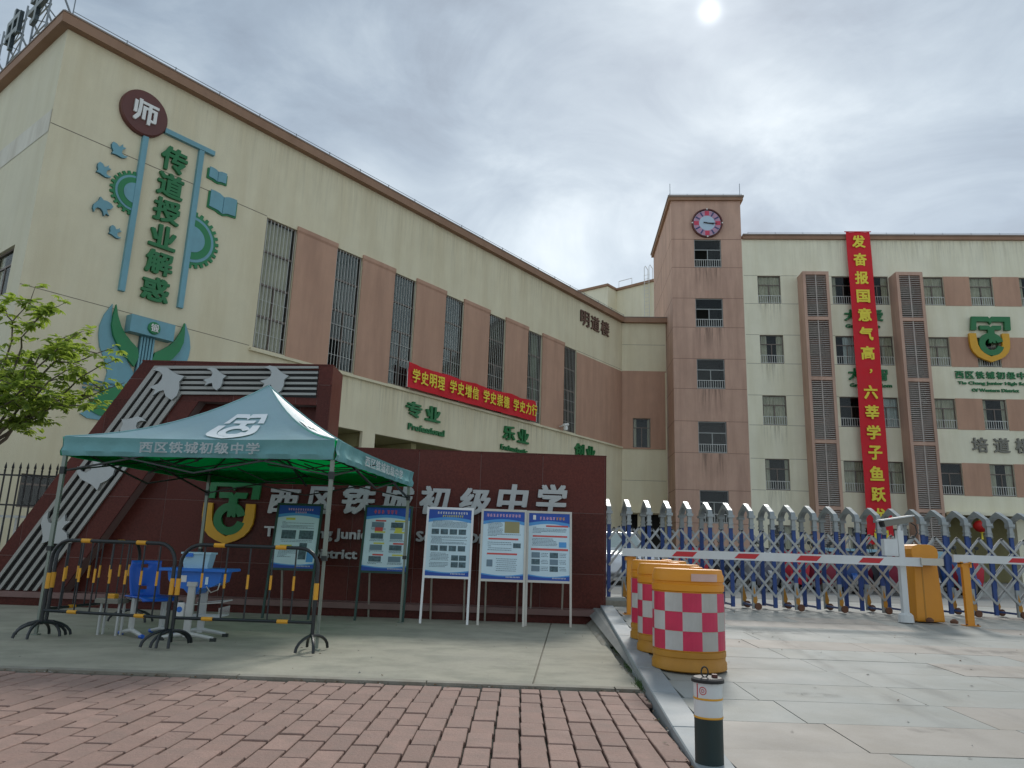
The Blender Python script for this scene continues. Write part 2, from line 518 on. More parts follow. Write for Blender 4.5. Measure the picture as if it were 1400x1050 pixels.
def clip_convex(poly, conv):
    n = len(conv)
    ar = sum(conv[i][0] * conv[(i + 1) % n][1] - conv[(i + 1) % n][0] * conv[i][1] for i in range(n))
    if ar < 0: conv = conv[::-1]
    res = poly
    for i in range(n):
        a, b = conv[i], conv[(i + 1) % n]
        f = lambda p: (b[0] - a[0]) * (p[1] - a[1]) - (b[1] - a[1]) * (p[0] - a[0])
        o = []
        for j in range(len(res)):
            p, q = res[j], res[(j + 1) % len(res)]
            fp, fq = f(p), f(q)
            if fp >= 0: o.append(p)
            if fp * fq < 0:
                t = fp / (fp - fq)
                o.append((p[0] + (q[0] - p[0]) * t, p[1] + (q[1] - p[1]) * t))
        res = o
        if len(res) < 3: return None
    ar = abs(sum(res[i][0] * res[(i + 1) % len(res)][1] - res[(i + 1) % len(res)][0] * res[i][1] for i in range(len(res)))) / 2
    return res if ar > .004 else None


def wall(mb, x0, x1, z0, z1, holes, m=0, reveal=.16, rm=None, room=.9, roomm=1, y=0.0):
    """facade in plane y with openings; reveals and a dim room behind each"""
    rm = m if rm is None else rm
    xs = sorted({x0, x1} | {min(max(h[i], x0), x1) for h in holes for i in (0, 1)})
    zs = sorted({z0, z1} | {min(max(h[i], z0), z1) for h in holes for i in (2, 3)})
    for a, b in zip(xs, xs[1:]):
        for c, d in zip(zs, zs[1:]):
            mx_, mz = (a + b) / 2, (c + d) / 2
            if any(h[0] < mx_ < h[1] and h[2] < mz < h[3] for h in holes): continue
            mb.quad((a, y, c), (b, y, c), (b, y, d), (a, y, d), m)
    for h in holes:
        a, b, c, d = h[:4]
        r1 = y + reveal
        mb.quad((a, y, c), (a, y, d), (a, r1, d), (a, r1, c), rm)
        mb.quad((b, y, d), (b, y, c), (b, r1, c), (b, r1, d), rm)
        mb.quad((a, y, d), (b, y, d), (b, r1, d), (a, r1, d), rm)
        mb.quad((b, y, c), (a, y, c), (a, r1, c), (b, r1, c), rm)
        r2 = y + room
        if len(h) > 4: continue
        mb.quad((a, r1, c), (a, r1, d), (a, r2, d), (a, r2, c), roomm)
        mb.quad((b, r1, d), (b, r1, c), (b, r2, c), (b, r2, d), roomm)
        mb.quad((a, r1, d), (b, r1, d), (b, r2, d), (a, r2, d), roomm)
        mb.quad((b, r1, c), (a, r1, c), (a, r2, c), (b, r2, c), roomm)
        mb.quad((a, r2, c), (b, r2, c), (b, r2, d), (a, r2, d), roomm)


_wc = {}


def window(parent, x0, x1, z0, z1, fm, trans=.68, rail=True, curtain=0, open_=0, y=.09, depth=.05):
    """sliding window: frame > panes, curtain, railing"""
    w, h = x1 - x0, z1 - z0
    key = (round(w, 2), round(h, 2), fm.name, trans, rail, curtain, open_)
    if key not in _wc:
        t = .05
        fr = MB()
        fr.box(0, t, 0, depth, 0, h); fr.box(w - t, w, 0, depth, 0, h)
        fr.box(t, w - t, 0, depth, 0, t); fr.box(t, w - t, 0, depth, h - t, h)
        fr.box(t, w - t, .002, depth - .002, h * trans - t / 2, h * trans + t / 2)
        fr.box(w / 2 - t / 2, w / 2 + t / 2, .004, depth - .004, t, h * trans - t / 2)
        items = [('pane', MB().box(t, w - t, .02, .026, h * trans + t / 2, h - t).mesh('pane', GLASS)),
                 ('pane', MB().box(w / 2 + t / 2, w - t, .02, .026, t, h * trans - t / 2).mesh('pane', GLASS))]
        if not open_: items.append(('pane', MB().box(t, w / 2 - t / 2, .03, .036, t, h * trans - t / 2).mesh('pane', GLASS)))
        if curtain:
            rr = random.Random(hash(key[:2]) + curtain)
            spans = {1: [(.0, .32), (.72, 1)], 2: [(0, .5), (.5, 1)], 3: [(.35, 1)], 4: [(0, .22), (.84, 1)]}[curtain]
            c = MB()
            for a, b in spans:
                n = max(6, int((b - a) * w * 22))
                pts = [(a * w + (b - a) * w * i / n, .10 + .03 * math.sin(i * 2.3) + .015 * rr.random()) for i in range(n + 1)]
                for p, q in zip(pts, pts[1:]): c.quad((p[0], p[1], .03), (q[0], q[1], .03), (q[0], q[1], h - .02), (p[0], p[1], h - .02))
            items.append(('curtain', c.mesh('curtain', CURTW if curtain == 3 else CURT)))
        if rail:
            r = MB()
            n = max(5, int(w / .13))
            r.box(0.01, w - .01, -.055, -.03, .50, .53)
            r.box(0.01, w - .01, -.053, -.032, .06, .08)
            for i in range(n + 1):
                xx = .03 + (w - .06) * i / n
                r.box(xx - .011, xx + .011, -.052, -.034, .08, .50)
            items.append(('railing', r.mesh('railing', RAILW)))
        _wc[key] = (fr.mesh('window', fm), items)
    me, items = _wc[key]
    o = link('window', me, parent, (x0, y, z0))
    for nm, m2 in items: link(nm, m2, o)
    return o


# ------------------------------------------------------------------ ground
RAMP = .033
def rampz(y): return RAMP * (min(y, 12.1) - 4.3)

gr = MB().box(-300, 300, -60, 500, -.6, -.075).build('ground', EARTH)
tag(gr, kind='structure')
yd = MB().box(-120, 1.45, 12.45, 140, -.5, .262).box(1.45, 160, 16.02, 140, -.5, .262).build('schoolyard', YARD)
tag(yd, kind='structure')

# brick pavement
pav = MB().box(-30, 1.02, -6, 6.24, -.074, -.042).build('brick_pavement', BRICKG)
tag(pav, kind='structure')
BW, BL, BG = .152, .335, .010
rot = R(1.6)
cands = []
for i in range(-80, 12):
    off = (i % 2) * BL / 2 + random.uniform(-.05, .05)
    for j in range(-2, 25):
        x = i * BW
        yv = .2 + j * BL + off
        X = x + (yv - 6) * .02
        Yc = yv + x * .02
        cands.append((X, Yc, i, j))
def rightedge(y): return 1.0 + (y - 4.15) * .063
def inview(x, y, z=0):
    d = Vector((x, y, z - CZ)); w = d.dot(fwd)
    if w < .2: return False
    px, py = CX + F * d.dot(rt) / w, CY - F * d.dot(up) / w
    return -10 < px < 1410 and py < 1060
pieces = []
for X, Yc, i, j in cands:
    y0, y1 = Yc, Yc + BL - .011
    x0, x1 = X, X + BW - .013
    y1 = min(y1, 6.2)
    y0 = max(y0, -3)
    if y1 - y0 < .04: continue
    xr = rightedge((y0 + y1) / 2) - .012
    x1 = min(x1, xr)
    if x1 - x0 < .03: continue
    if x0 < -11: continue
    pieces.append((x0, x1, y0, y1))
vis = [p for p in pieces if inview((p[0] + p[1]) / 2, (p[2] + p[3]) / 2)]
vis.sort(key=lambda p: (p[0] + .1) ** 2 + p[2] ** 2)
visset = set(vis[:298])
bm_cache = {}
rest = MB()
for p in pieces:
    w, l = round(p[1] - p[0], 3), round(p[3] - p[2], 3)
    dz = random.uniform(-.004, .004)
    if p in visset:
        k = (w, l)
        if k not in bm_cache: bm_cache[k] = MB().cbox(0, w, 0, l, -.03, 0, .004).mesh('brick', BRICK)
        b = link('brick', bm_cache[k], pav, (p[0], p[2], -.012 + dz), random.uniform(-.006, .006))
        b.rotation_euler[0] = random.uniform(-.006, .006)
    else:
        rest.cbox(p[0], p[1], p[2], p[3], -.042, -.012 + dz, .006)
if rest.v: tag(rest.build('brick_field', BRICK, pav), kind='stuff')

# concrete apron in front of the sign wall, two cast slabs and an edge lip
ap = MB().box(-20, 1.5, 6.24, 12.44, -.4, -.02).build('concrete_apron', CONCE)
tag(ap, kind='structure')
def slab(pts, name='concrete_slab', z=.0, mt=CONC, n=1):
    b = MB()
    b.prism([(x, y) for x, y in pts], 0, 1)
    b.v = [(x, z_, (-.018 if yy > .5 else z)) for x, yy, z_ in b.v]
    o = b.build(name, mt, ap)
    return o
def jx(y): return .25 + (y - 6.35) * .0857
slab([(-11, 6.37), (jx(6.37) - .008, 6.37), (jx(12.02) - .008, 12.02), (-11, 12.02)])
slab([(jx(6.37) + .008, 6.37), (1.125, 6.37), (1.13, 7.2), (1.17, 8.2), (1.26, 9.3), (1.40, 11.2), (1.44, 12.02), (jx(12.02) + .008, 12.02)])
x = -11.0
while x < 1.1:
    l = random.choice([.9, 1.1, 1.3, 1.5])
    x2 = min(x + l, 1.1)
    slab([(x + .006, 6.255 + random.uniform(-.01, .01)), (x2 - .006, 6.255 + random.uniform(-.01, .01)), (x2 - .006, 6.36), (x + .006, 6.36)], 'edge_block', .004 + random.uniform(-.006, .006), CONCE)
    x = x2
# sloped mortar wedge beside the kerb
wd = MB().add([(1.16, 9.2, 0.002), (1.30, 9.0, .002), (1.47, 12.0, .002), (1.25, 11.9, .002), (1.33, 9.4, .09), (1.49, 12.0, .20)],
              [(0, 1, 4), (0, 4, 5, 3), (3, 5, 2), (1, 2, 5, 4)])
wd.build('mortar_fillet', CONCE, ap)

# driveway ramp with granite paving
dv = MB()
dv.add([(1.1, -4, -.03), (40, -4, -.03), (40, 4.3, -.03), (1.1, 4.3, -.03), (40, 12.1, .225), (1.4, 12.1, .225), (40, 16.02, .225), (1.4, 16.02, .225),
        (1.1, -4, -.3), (40, -4, -.3), (40, 16.02, -.3), (1.4, 16.02, -.3)],
       [(0, 1, 2, 3), (3, 2, 4, 5), (5, 4, 6, 7), (0, 8, 9, 1), (1, 9, 10, 6, 4, 2), (6, 10, 11, 7), (0, 3, 5, 7, 11, 8)])
dv = tag(dv.build('driveway', TJOINT), kind='structure')
def tz(y): return rampz(y) if y > 4.3 else 0.0
cnt = 0
rowY = 1.95
tilerest = MB()
r2 = random.Random(3)
while rowY < 16:
    ya, yb = rowY + .004, rowY + .626
    jo = 2.07 - (rowY - 4.45) * .16 if rowY < 8 else 2.07 - (8 - 4.45) * .16 + r2.uniform(-.4, .3)
    jo = jo - 1.23 * 2
    while jo < 14:
        xa, xb = jo + .003, jo + 1.227
        left = 1.235 + (rowY + .3 - 4.6) * .064
        xa2 = max(xa, left)
        if xb - xa2 > .05:
            mt = TILEP if (r2.random() < .13 or abs(rowY - 8.2) < .3 or (abs(rowY - 4.5) < .1 and jo < 2.5)) else TILE
            zc = [tz(ya), tz(ya), tz(yb), tz(yb)]
            sk = .05 * (jo - 1.2) * 0
            dzz = r2.uniform(-.0015, .0015)
            b = MB()
            vs = [(xa2, ya, zc[0]), (xb, ya, zc[1]), (xb, yb, zc[2]), (xa2, yb, zc[3])]
            b.add([(a[0], a[1], a[2] - .025) for a in vs] + [(a[0], a[1], a[2] + dzz) for a in vs],
                  [(4, 5, 6, 7), (0, 1, 5, 4), (1, 2, 6, 5), (2, 3, 7, 6), (3, 0, 4, 7)])
            if cnt < 290:
                b.build('paving_slab', mt, dv); cnt += 1
            else:
                tilerest.add(b.v, b.f)
        jo += 1.23
    rowY += .63
if tilerest.v: tag(tilerest.build('paving_field', TILE, dv), kind='stuff')

# kerb stones along the driveway
kb = MB().box(1.0, 1.02, 2, 2.1, -.2, -.1).build('driveway_kerb', KERB)
tag(kb, kind='structure')
yy = -2.0
while yy < 12.1:
    l = .98
    y2 = min(yy + l, 12.15)
    def ex(y): return (rightedge(y), 1.205 + (y - 4.6) * .064 + .02)
    a, b_ = ex(yy + .004), ex(y2 - .004)
    z0, z1 = tz(yy) + .012, tz(y2) + .012
    m = MB()
    m.add([(a[0], yy + .004, -.15), (a[1], yy + .004, -.15), (b_[1], y2 - .004, -.15), (b_[0], y2 - .004, -.15),
           (a[0], yy + .004, z0 - .008), (a[1], yy + .004, z0 - .008), (b_[1], y2 - .004, z1 - .008), (b_[0], y2 - .004, z1 - .008),
           (a[0] + .008, yy + .012, z0), (a[1] - .008, yy + .012, z0), (b_[1] - .008, y2 - .012, z1), (b_[0] + .008, y2 - .012, z1)],
          [(8, 9, 10, 11), (0, 1, 5, 4), (1, 2, 6, 5), (2, 3, 7, 6), (3, 0, 4, 7), (4, 5, 9, 8), (5, 6, 10, 9), (6, 7, 11, 10), (7, 4, 8, 11)])
    m.build('kerb_stone', KERB, kb)
    yy = y2 if y2 < 12.1 else 99

# low concrete block at the end of the sign wall
lb = thing('concrete_block', 'low rough concrete block between the sign wall end and the gate', 'concrete block', (1.62, 12.25, .2))
MB().cbox(-.12, .62, -.1, .25, 0, .14, .01).build('block_body', CONCE, lb)
MB().cbox(-.14, .30, -.08, .2, .142, .19, .01).build('block_cap', TILE, lb)

# ------------------------------------------------------------------ left teaching building
AX, AY = -13.24, 18.85
JX, JY = 6.82, 45.0
LA = math.atan2(JY - AY, JX - AX)
LLEN = math.hypot(JX - AX, JY - AY)
ZB = .262
lbld = thing('school_building', 'long cream four storey school building with tall barred windows and salmon piers', 'building', (AX, AY, 0), LA)
WX = [(7.13, 8.44), (10.3, 11.62), (13.4, 14.7), (16.6, 17.86), (19.77, 21.06), (22.97, 24.28), (26.39, 27.7)]
ZT, ZW0, ZW1 = 15.66, 7.58, 12.36
holes = [(a, b, ZW0, ZW1) for a, b in WX]
arc = [(7.3, 12.32), (12.97, 18.49), (19.14, 24.66), (25.31, 30.83)]
mb = MB()
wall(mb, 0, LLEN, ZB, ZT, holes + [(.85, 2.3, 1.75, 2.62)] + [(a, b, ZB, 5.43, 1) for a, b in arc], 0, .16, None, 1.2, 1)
# shell
mb.quad((0, .0, ZT - .02), (LLEN, 0, ZT - .02), (LLEN, 14, ZT - .02), (0, 14, ZT - .02), 0)
mb.quad((LLEN, 14, ZB), (0, 14, ZB), (0, 14, ZT), (LLEN, 14, ZT), 0)
# arcade interior
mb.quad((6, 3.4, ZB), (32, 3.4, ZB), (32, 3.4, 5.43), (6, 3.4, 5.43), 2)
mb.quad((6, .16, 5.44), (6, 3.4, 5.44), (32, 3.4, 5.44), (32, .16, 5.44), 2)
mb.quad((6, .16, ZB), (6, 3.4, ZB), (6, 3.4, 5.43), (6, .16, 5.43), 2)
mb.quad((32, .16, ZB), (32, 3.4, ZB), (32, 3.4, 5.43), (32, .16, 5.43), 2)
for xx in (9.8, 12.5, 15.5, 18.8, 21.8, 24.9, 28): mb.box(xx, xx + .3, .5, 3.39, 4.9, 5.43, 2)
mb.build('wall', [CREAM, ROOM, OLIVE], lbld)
# west end wall (its own direction)
WANG = math.atan2(.622, -.783)
wmb = MB()
# local frame: x from corner away (west), y inward (to the building); built mirrored so that x runs toward the corner
wall(wmb, -14, 0, ZB, ZT, [(-2.5, -.95, 7.5, 8.95), (-3.9, -2.7, 1.2, 2.6)], 0, .16, None, .8, 1)
wmb.quad((-14, -.012, 12.12), (0.0, -.012, 12.12), (0.0, -.012, 12.82), (-14, -.012, 12.82), 3)
wmb.quad((-14, -.012, 12.82), (0, -.012, 12.82), (0, 0, 12.82), (-14, 0, 12.82), 3)
wo = wmb.build('end_wall', [WESTP, ROOM, WHITEP, mat('pale_repair_band', (.68, .66, .56), .85, .08, 2, stain=.4)], lbld)
wo.rotation_euler[2] = math.atan2(-.622, .783) - LA
def on_end(o):
    a = math.atan2(-.622, .783) - LA
    o.location = Matrix.Rotation(a, 4, 'Z') @ o.location
    o.rotation_euler[2] = a
    return o
ew = on_end(window(lbld, -2.5, -.95, 7.5, 8.95, WFRAMEB, .66, False, 4))
ew2 = on_end(window(lbld, -3.9, -2.7, 1.2, 2.6, WFRAMEB, .66, False, 0))
# cornices
def cornice(parent, x0, x1, z, y=0, d=.26, h=.34, mt=CORN, top=CORNT):
    b = MB()
    b.box(x0, x1, y - d, y + .25, z - h * .7, z + .07)
    b.box(x0 - .0, x1, y - d - .02, y + .3, z + .071, z + .12, 1)
    return b.build('cornice', [mt, top], parent)
cornice(lbld, -.26, LLEN + .02, ZT)
on_end(cornice(lbld, -14, .24, ZT + .004))

# lightning wire with studs
def wire(parent, x0, x1, y, z, st=1.5, name='lightning_wire'):
    b = MB()
    b.bar((x0, y, z + .16), (x1, y, z + .16), .016)
    n = int((x1 - x0) / st)
    for i in range(n + 1): b.bar((x0 + (x1 - x0) * i / n, y, z), (x0 + (x1 - x0) * i / n, y, z + .19), .022)
    return b.build(name, TRUSS, parent)
wire(lbld, 0, LLEN, -.15, ZT + .12)
MB().bar((0.02, -.1, ZT + .1), (.02, -.1, ZT + 1.5), .025).build('lightning_rod', TRUSS, lbld)
# piers between the windows
px_ = [(b, WX[i + 1][0] if i + 1 < len(WX) else 33.0) for i, (a, b) in enumerate(WX)]
for k, (a, b) in enumerate(px_):
    last = k == len(px_) - 1
    m = MB()
    m.box(a + .002, b - .002 if not last else LLEN - .01, -.035, 0.0, ZW0 - .06, 12.28 if not last else 12.26)
    m.build('pier', SALM, lbld)
    if not last:
        c = MB()
        c.add([(a - .02, -.07, 12.36), (b + .01, -.07, 12.36), (b + .01, 0, 12.22), (a - .02, 0, 12.22), (a - .02, -.07, 12.50), (b + .01, -.07, 12.50), (b + .01, -.0, 12.50), (a - .02, -.0, 12.50)],
              [(3, 2, 1, 0), (4, 5, 6, 7), (0, 1, 5, 4), (1, 2, 6, 5), (2, 3, 7, 6), (3, 0, 4, 7)])
        c.build('pier_cap', SALM, lbld)
# sill ledge and grooves
MB().box(7.0, LLEN - .02, -.115, 0, ZW0 - .16, ZW0 - .062).build('sill_band', CREAM, lbld)
jm = MB()
jm.box(0.01, 7.12, -.003, .002, 12.385, 12.41)
jm.box(0.01, 7.0, -.003, .002, 7.585, 7.605)
jm.box(LLEN - 5.2, LLEN, -.003, .002, 12.37, 12.39)
jm.build('joint_line', JOINT, lbld)
# tall barred windows
_tw = None
def tall_window(x0, x1, idx):
    w, h = x1 - x0, ZW1 - ZW0
    w = 1.3
    f = MB()
    t = .055
    f.box(0, t, 0, .06, 0, h); f.box(w - t, w, 0, .06, 0, h)
    f.box(t, w - t, 0, .06, 0, t); f.box(t, w - t, 0, .06, h - t, h)
    for zz in (1.17, 2.32, 3.55): f.box(t, w - t, .003, .057, zz - .035, zz + .035)
    f.box(w / 2 - .03, w / 2 + .03, .004, .056, t, 1.135)
    f.box(w / 2 - .03, w / 2 + .03, .004, .056, 1.205, 2.285)
    o = f.build('window', WFRAMEB, lbld, (x0 + .002, .08, ZW0))
    for a, b, c, d in ((t, w / 2 - .03, t, 1.13), (w / 2 + .03, w - t, t, 1.13), (t, w / 2 - .03, 1.21, 2.28), (w / 2 + .03, w - t, 1.21, 2.28), (t, w - t, 2.36, 3.51), (t, w - t, 3.59, h - t)):
        if idx in (1, 4) and a == t and c == t: continue
        MB().box(a, b, .03, .036, c, d).build('pane', GLASSD if idx else GLASS, o)
    g_ = MB()
    n = 9
    for i in range(n):
        xx = .06 + (w - .12) * i / (n - 1)
        g_.box(xx - .010, xx + .010, -.04, -.026, .02, h - .02)
    for zz in (.55, 1.75): g_.box(.01, w - .01, -.025, -.014, zz - .008, zz + .008)
    g_.build('security_bars', BARS, o)
    if idx in (0, 5):
        c = MB()
        pts = [(w * .45 + i * .045 if idx else .05 + i * .055, .14 + .03 * math.sin(i * 2.1)) for i in range(14 if idx else 22)]
        for p, q in zip(pts, pts[1:]): c.quad((p[0], p[1], .05), (q[0], q[1], .05), (q[0], q[1], h - .05), (p[0], p[1], h - .05))
        c.build('curtain', CURT, o)
for i, (a, b) in enumerate(WX): tall_window(a, b, i)
window(lbld, .85, 2.3, 1.75, 2.62, WFRAMEB, .7, False, 0)

# short link wing between the left building and the tower
DF = math.atan2(-.0721, .9974)
lk = thing('link_wing', 'short cream and salmon wing joining the long building to the clock tower', 'building', (JX, JY, 0), DF)
m = MB()
wall(m, .01, 2.75, ZB, ZT, [(.68, 1.75, 7.5, 9.32), (.25, .95, ZB, 3.5), (1.2, 2.55, ZB, 3.5)], 0, .16, None, 1.0, 1)
m.quad((0.01, 0, ZT - .02), (2.75, 0, ZT - .02), (2.75, 10, ZT - .02), (0.01, 10, ZT - .02), 0)
m.build('wall', [CREAM, ROOM], lk)
m = MB(); wall(m, .02, 2.74, 7.42, 12.3, [(.68, 1.75, 7.5, 9.32, 1)], 0, .06, y=-.06)
m.quad((.02, -.06, 12.3), (2.74, -.06, 12.3), (2.74, 0, 12.3), (.02, 0, 12.3))
m.quad((.02, 0, 7.42), (2.74, 0, 7.42), (2.74, -.06, 7.42), (.02, -.06, 7.42))
m.build('salmon_panel', SALM, lk)
window(lk, .68, 1.75, 7.5, 9.32, WFRAMEB, .68, False, 4, y=.06)
cornice(lk, .02, 2.9, ZT)
MB().box(.05, 2.7, -.5, -.001, 3.55, 3.72).build('canopy_slab', CREAM, lk)
MB().box(2.66, 2.74, -.16, -.07, ZB, 12.2).build('downpipe', CREAM, lk)
jm = MB().box(.02, 2.7, -.003, .002, 14.0, 14.02).box(.02, 2.7, -.003, .002, 5.5, 5.52); jm.build('joint_line', JOINT, lk)

# ------------------------------------------------------------------ clock tower
TX, TY = 9.46, 42.3
tw = thing('clock_tower', 'salmon square stair tower with stacked windows and a brown coping', 'building', (TX, TY, 0), DF)
TZ = 22.60
twz = [(18.21, 20.04), (14.43, 16.25), (10.69, 12.5), (6.93, 8.77), (2.98, 4.82)]
holes = [(1.35, 2.97, a, b) for a, b in twz]
m = MB()
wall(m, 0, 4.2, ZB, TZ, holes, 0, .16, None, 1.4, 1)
m.quad((0, 8.9, ZB), (0, 0, ZB), (0, 0, TZ), (0, 8.9, TZ), 0)
m.quad((4.2, 0, ZB), (4.2, 8.9, ZB), (4.2, 8.9, TZ), (4.2, 0, TZ), 0)
m.quad((4.2, 8.9, ZB), (0, 8.9, ZB), (0, 8.9, TZ), (4.2, 8.9, TZ), 0)
m.quad((0, 0, TZ - .05), (4.2, 0, TZ - .05), (4.2, 8.9, TZ - .05), (0, 8.9, TZ - .05), 0)
m.build('wall', [SALM2, ROOM], tw)
m = MB()
m.box(-.15, 4.35, -.15, 9.05, TZ - .02, TZ + .18).box(-.2, 4.4, -.2, 9.1, TZ + .181, TZ + .29, 1)
m.build('coping', [CORN, CORNT], tw)
for k, (a, b) in enumerate(twz): window(tw, 1.35, 2.97, a, b, WFRAME, .64, True, 0, open_=1 if k in (0, 1) else 0)
jm = MB()
for a, b in twz:
    for zz in (a, b):
        jm.box(0.01, 1.34, -.003, .002, zz - .012, zz + .012).box(2.98, 4.19, -.003, .002, zz - .012, zz + .012)
        jm.box(-.003, .002, 0.01, 8.8, zz - .012, zz + .012)
jm.build('joint_line', JOINTS, tw)
wire(tw, -.1, 4.3, 0, TZ + .28, 1.0)
for xx in (-.05, 4.2): MB().bar((xx, 0, TZ + .2), (xx, 0, TZ + 1.15), .03).build('lightning_rod', TRUSS, tw)

# tower clock
ck = thing('wall_clock', 'round clock with dark red rim and lilac dial high on the tower', 'clock', (TX, TY, 0), DF)
CXX, CZZ, CR = 2.15, 21.06, .93
MB().lathe([(0, -.02), (CR * .9, -.02), (CR * .9, -.10), (CR * .93, -.19), (CR, -.17), (CR, 0)], 48, (CXX, 0, CZZ), axis='y').build('rim', CLKR, ck, smooth=True)
MB().lathe([(.0, -.11), (CR * .885, -.11), (CR * .885, -.1)], 48, (CXX, 0, CZZ), axis='y').build('dial', CLKF, ck)
MB().lathe([(.0, -.116), (CR * .5, -.116), (CR * .5, -.111)], 40, (CXX, 0, CZZ), axis='y').build('dial_centre', LAV, ck)
MB().lathe([(CR * .52, -.112), (CR * .52, -.118), (CR * .86, -.118), (CR * .86, -.112)], 48, (CXX, 0, CZZ), axis='y').build('numeral_ring', mat('clock_pink', (.46, .26, .36), .5, .25, 6), ck)
for i in range(12):
    a = 2 * math.pi * i / 12
    big = i % 3 == 0
    r0, r1, w_ = CR * .54, CR * .86, (.26 if big else .09)
    d = Vector((math.sin(a), 0, math.cos(a))); c = Vector((CXX, -.122, CZZ))
    MB().bar(c + d * r0, c + d * r1, w_, .01, (0, 1, 0)).build('hour_mark', PRED if big else NAVY, ck)
    if big:
        MB().lathe([(0, -.2), (.045, -.19), (.05, -.15)], 10, (CXX + d.x * CR * .97, 0, CZZ + d.z * CR * .97), axis='y').build('rim_lamp', WHITEP, ck)
for ang, l, w_ in ((100, .40, .07), (92, .60, .045)):
    a = R(ang); d = Vector((math.sin(a), 0, math.cos(a))); c = Vector((CXX, -.14 - l * .02, CZZ))
    MB().bar(c - d * .22, c + d * l, w_, .012, (0, 1, 0)).build('hand', BLACK, ck)

# ------------------------------------------------------------------ right classroom building
rb = thing('classroom_building', 'five storey pale cream classroom block with louvred shafts beside the clock tower', 'building', (TX, TY, 0), DF)
RZ = 20.05
rows = [(15.95, 17.72), (12.27, 14.02), (8.62, 10.38), (4.92, 6.70), (1.4, 3.0)]
cols = [(5.05, 6.4), (9.38, 10.72), (11.33, 12.64), (14.45, 15.78), (17.25, 18.55), (20.05, 21.35), (22.85, 24.15), (25.65, 26.95)]
holes = []
for (a, b) in cols:
    for k, (c, d) in enumerate(rows):
        if k == 4 and a > 14: continue
        holes.append((a, b, c, d))
m = MB()
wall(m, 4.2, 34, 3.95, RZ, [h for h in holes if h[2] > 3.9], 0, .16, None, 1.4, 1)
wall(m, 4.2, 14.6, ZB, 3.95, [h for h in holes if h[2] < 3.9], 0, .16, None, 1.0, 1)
m.quad((4.2, 0, RZ - .02), (34, 0, RZ - .02), (34, 12, RZ - .02), (4.2, 12, RZ - .02), 0)
m.quad((34, 0, ZB), (34, 12, ZB), (34, 12, RZ), (34, 0, RZ), 0)
# open ground floor on the right
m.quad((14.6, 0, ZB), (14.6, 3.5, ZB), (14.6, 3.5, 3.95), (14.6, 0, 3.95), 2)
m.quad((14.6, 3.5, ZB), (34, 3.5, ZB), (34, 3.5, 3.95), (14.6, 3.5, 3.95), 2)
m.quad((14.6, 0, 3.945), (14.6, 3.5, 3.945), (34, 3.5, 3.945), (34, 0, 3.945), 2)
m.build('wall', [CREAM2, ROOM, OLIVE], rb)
MB().box(14.7, 34, -.6, -.004, 3.82, 3.99).build('canopy_slab', CREAM2, rb)
for xx in (18.4, 22.6, 26.8, 31): MB().box(xx, xx + .5, .1, .6, ZB, 3.94).build('column', CREAM2, rb)
m = MB().box(4.25, 34.1, -.15, .3, RZ - .02, RZ + .2).box(4.26, 34.15, -.2, .3, RZ + .201, RZ + .29, 1)
m.build('cornice', [CORN, CORNT], rb)
wire(rb, 4.6, 34, 0, RZ + .28, 1.6)
rc = random.Random(5)
curt = {(0, 0): 2, (0, 1): 1, (0, 2): 2, (0, 3): 4, (1, 0): 4, (2, 0): 1, (1, 1): 3, (2, 1): 2, (2, 2): 3, (1, 3): 2, (2, 3): 2, (3, 0): 2, (3, 1): 2, (3, 2): 2, (3, 3): 0, (4, 0): 2, (4, 2): 4, (4, 3): 1}
for i, (a, b) in enumerate(cols):
    for k, (c, d) in enumerate(rows):
        if k == 4 and a > 14: continue
        window(rb, a, b, c, d, WFRAMEB, .68, k < 4, curt.get((i, k), rc.choice([0, 1, 2, 4])))
for k, (c, d) in enumerate(rows[:4]):
    for i in range(3, len(cols)):
        a = cols[i][1]; b = cols[i + 1][0] if i + 1 < len(cols) else 34
        MB().box(a, b, -.02, 0, c - .02, d + .02).build('salmon_panel', SALM, rb)
jm = MB()
for c, d in rows[:4]:
    for zz in (c, d):
        jm.box(4.25, 5.03, -.003, .002, zz - .01, zz + .01).box(6.42, 7.38, -.003, .002, zz - .01, zz + .01)
        jm.box(8.9, 9.36, -.003, .002, zz - .01, zz + .01)
jm.build('joint_line', JOINT, rb)
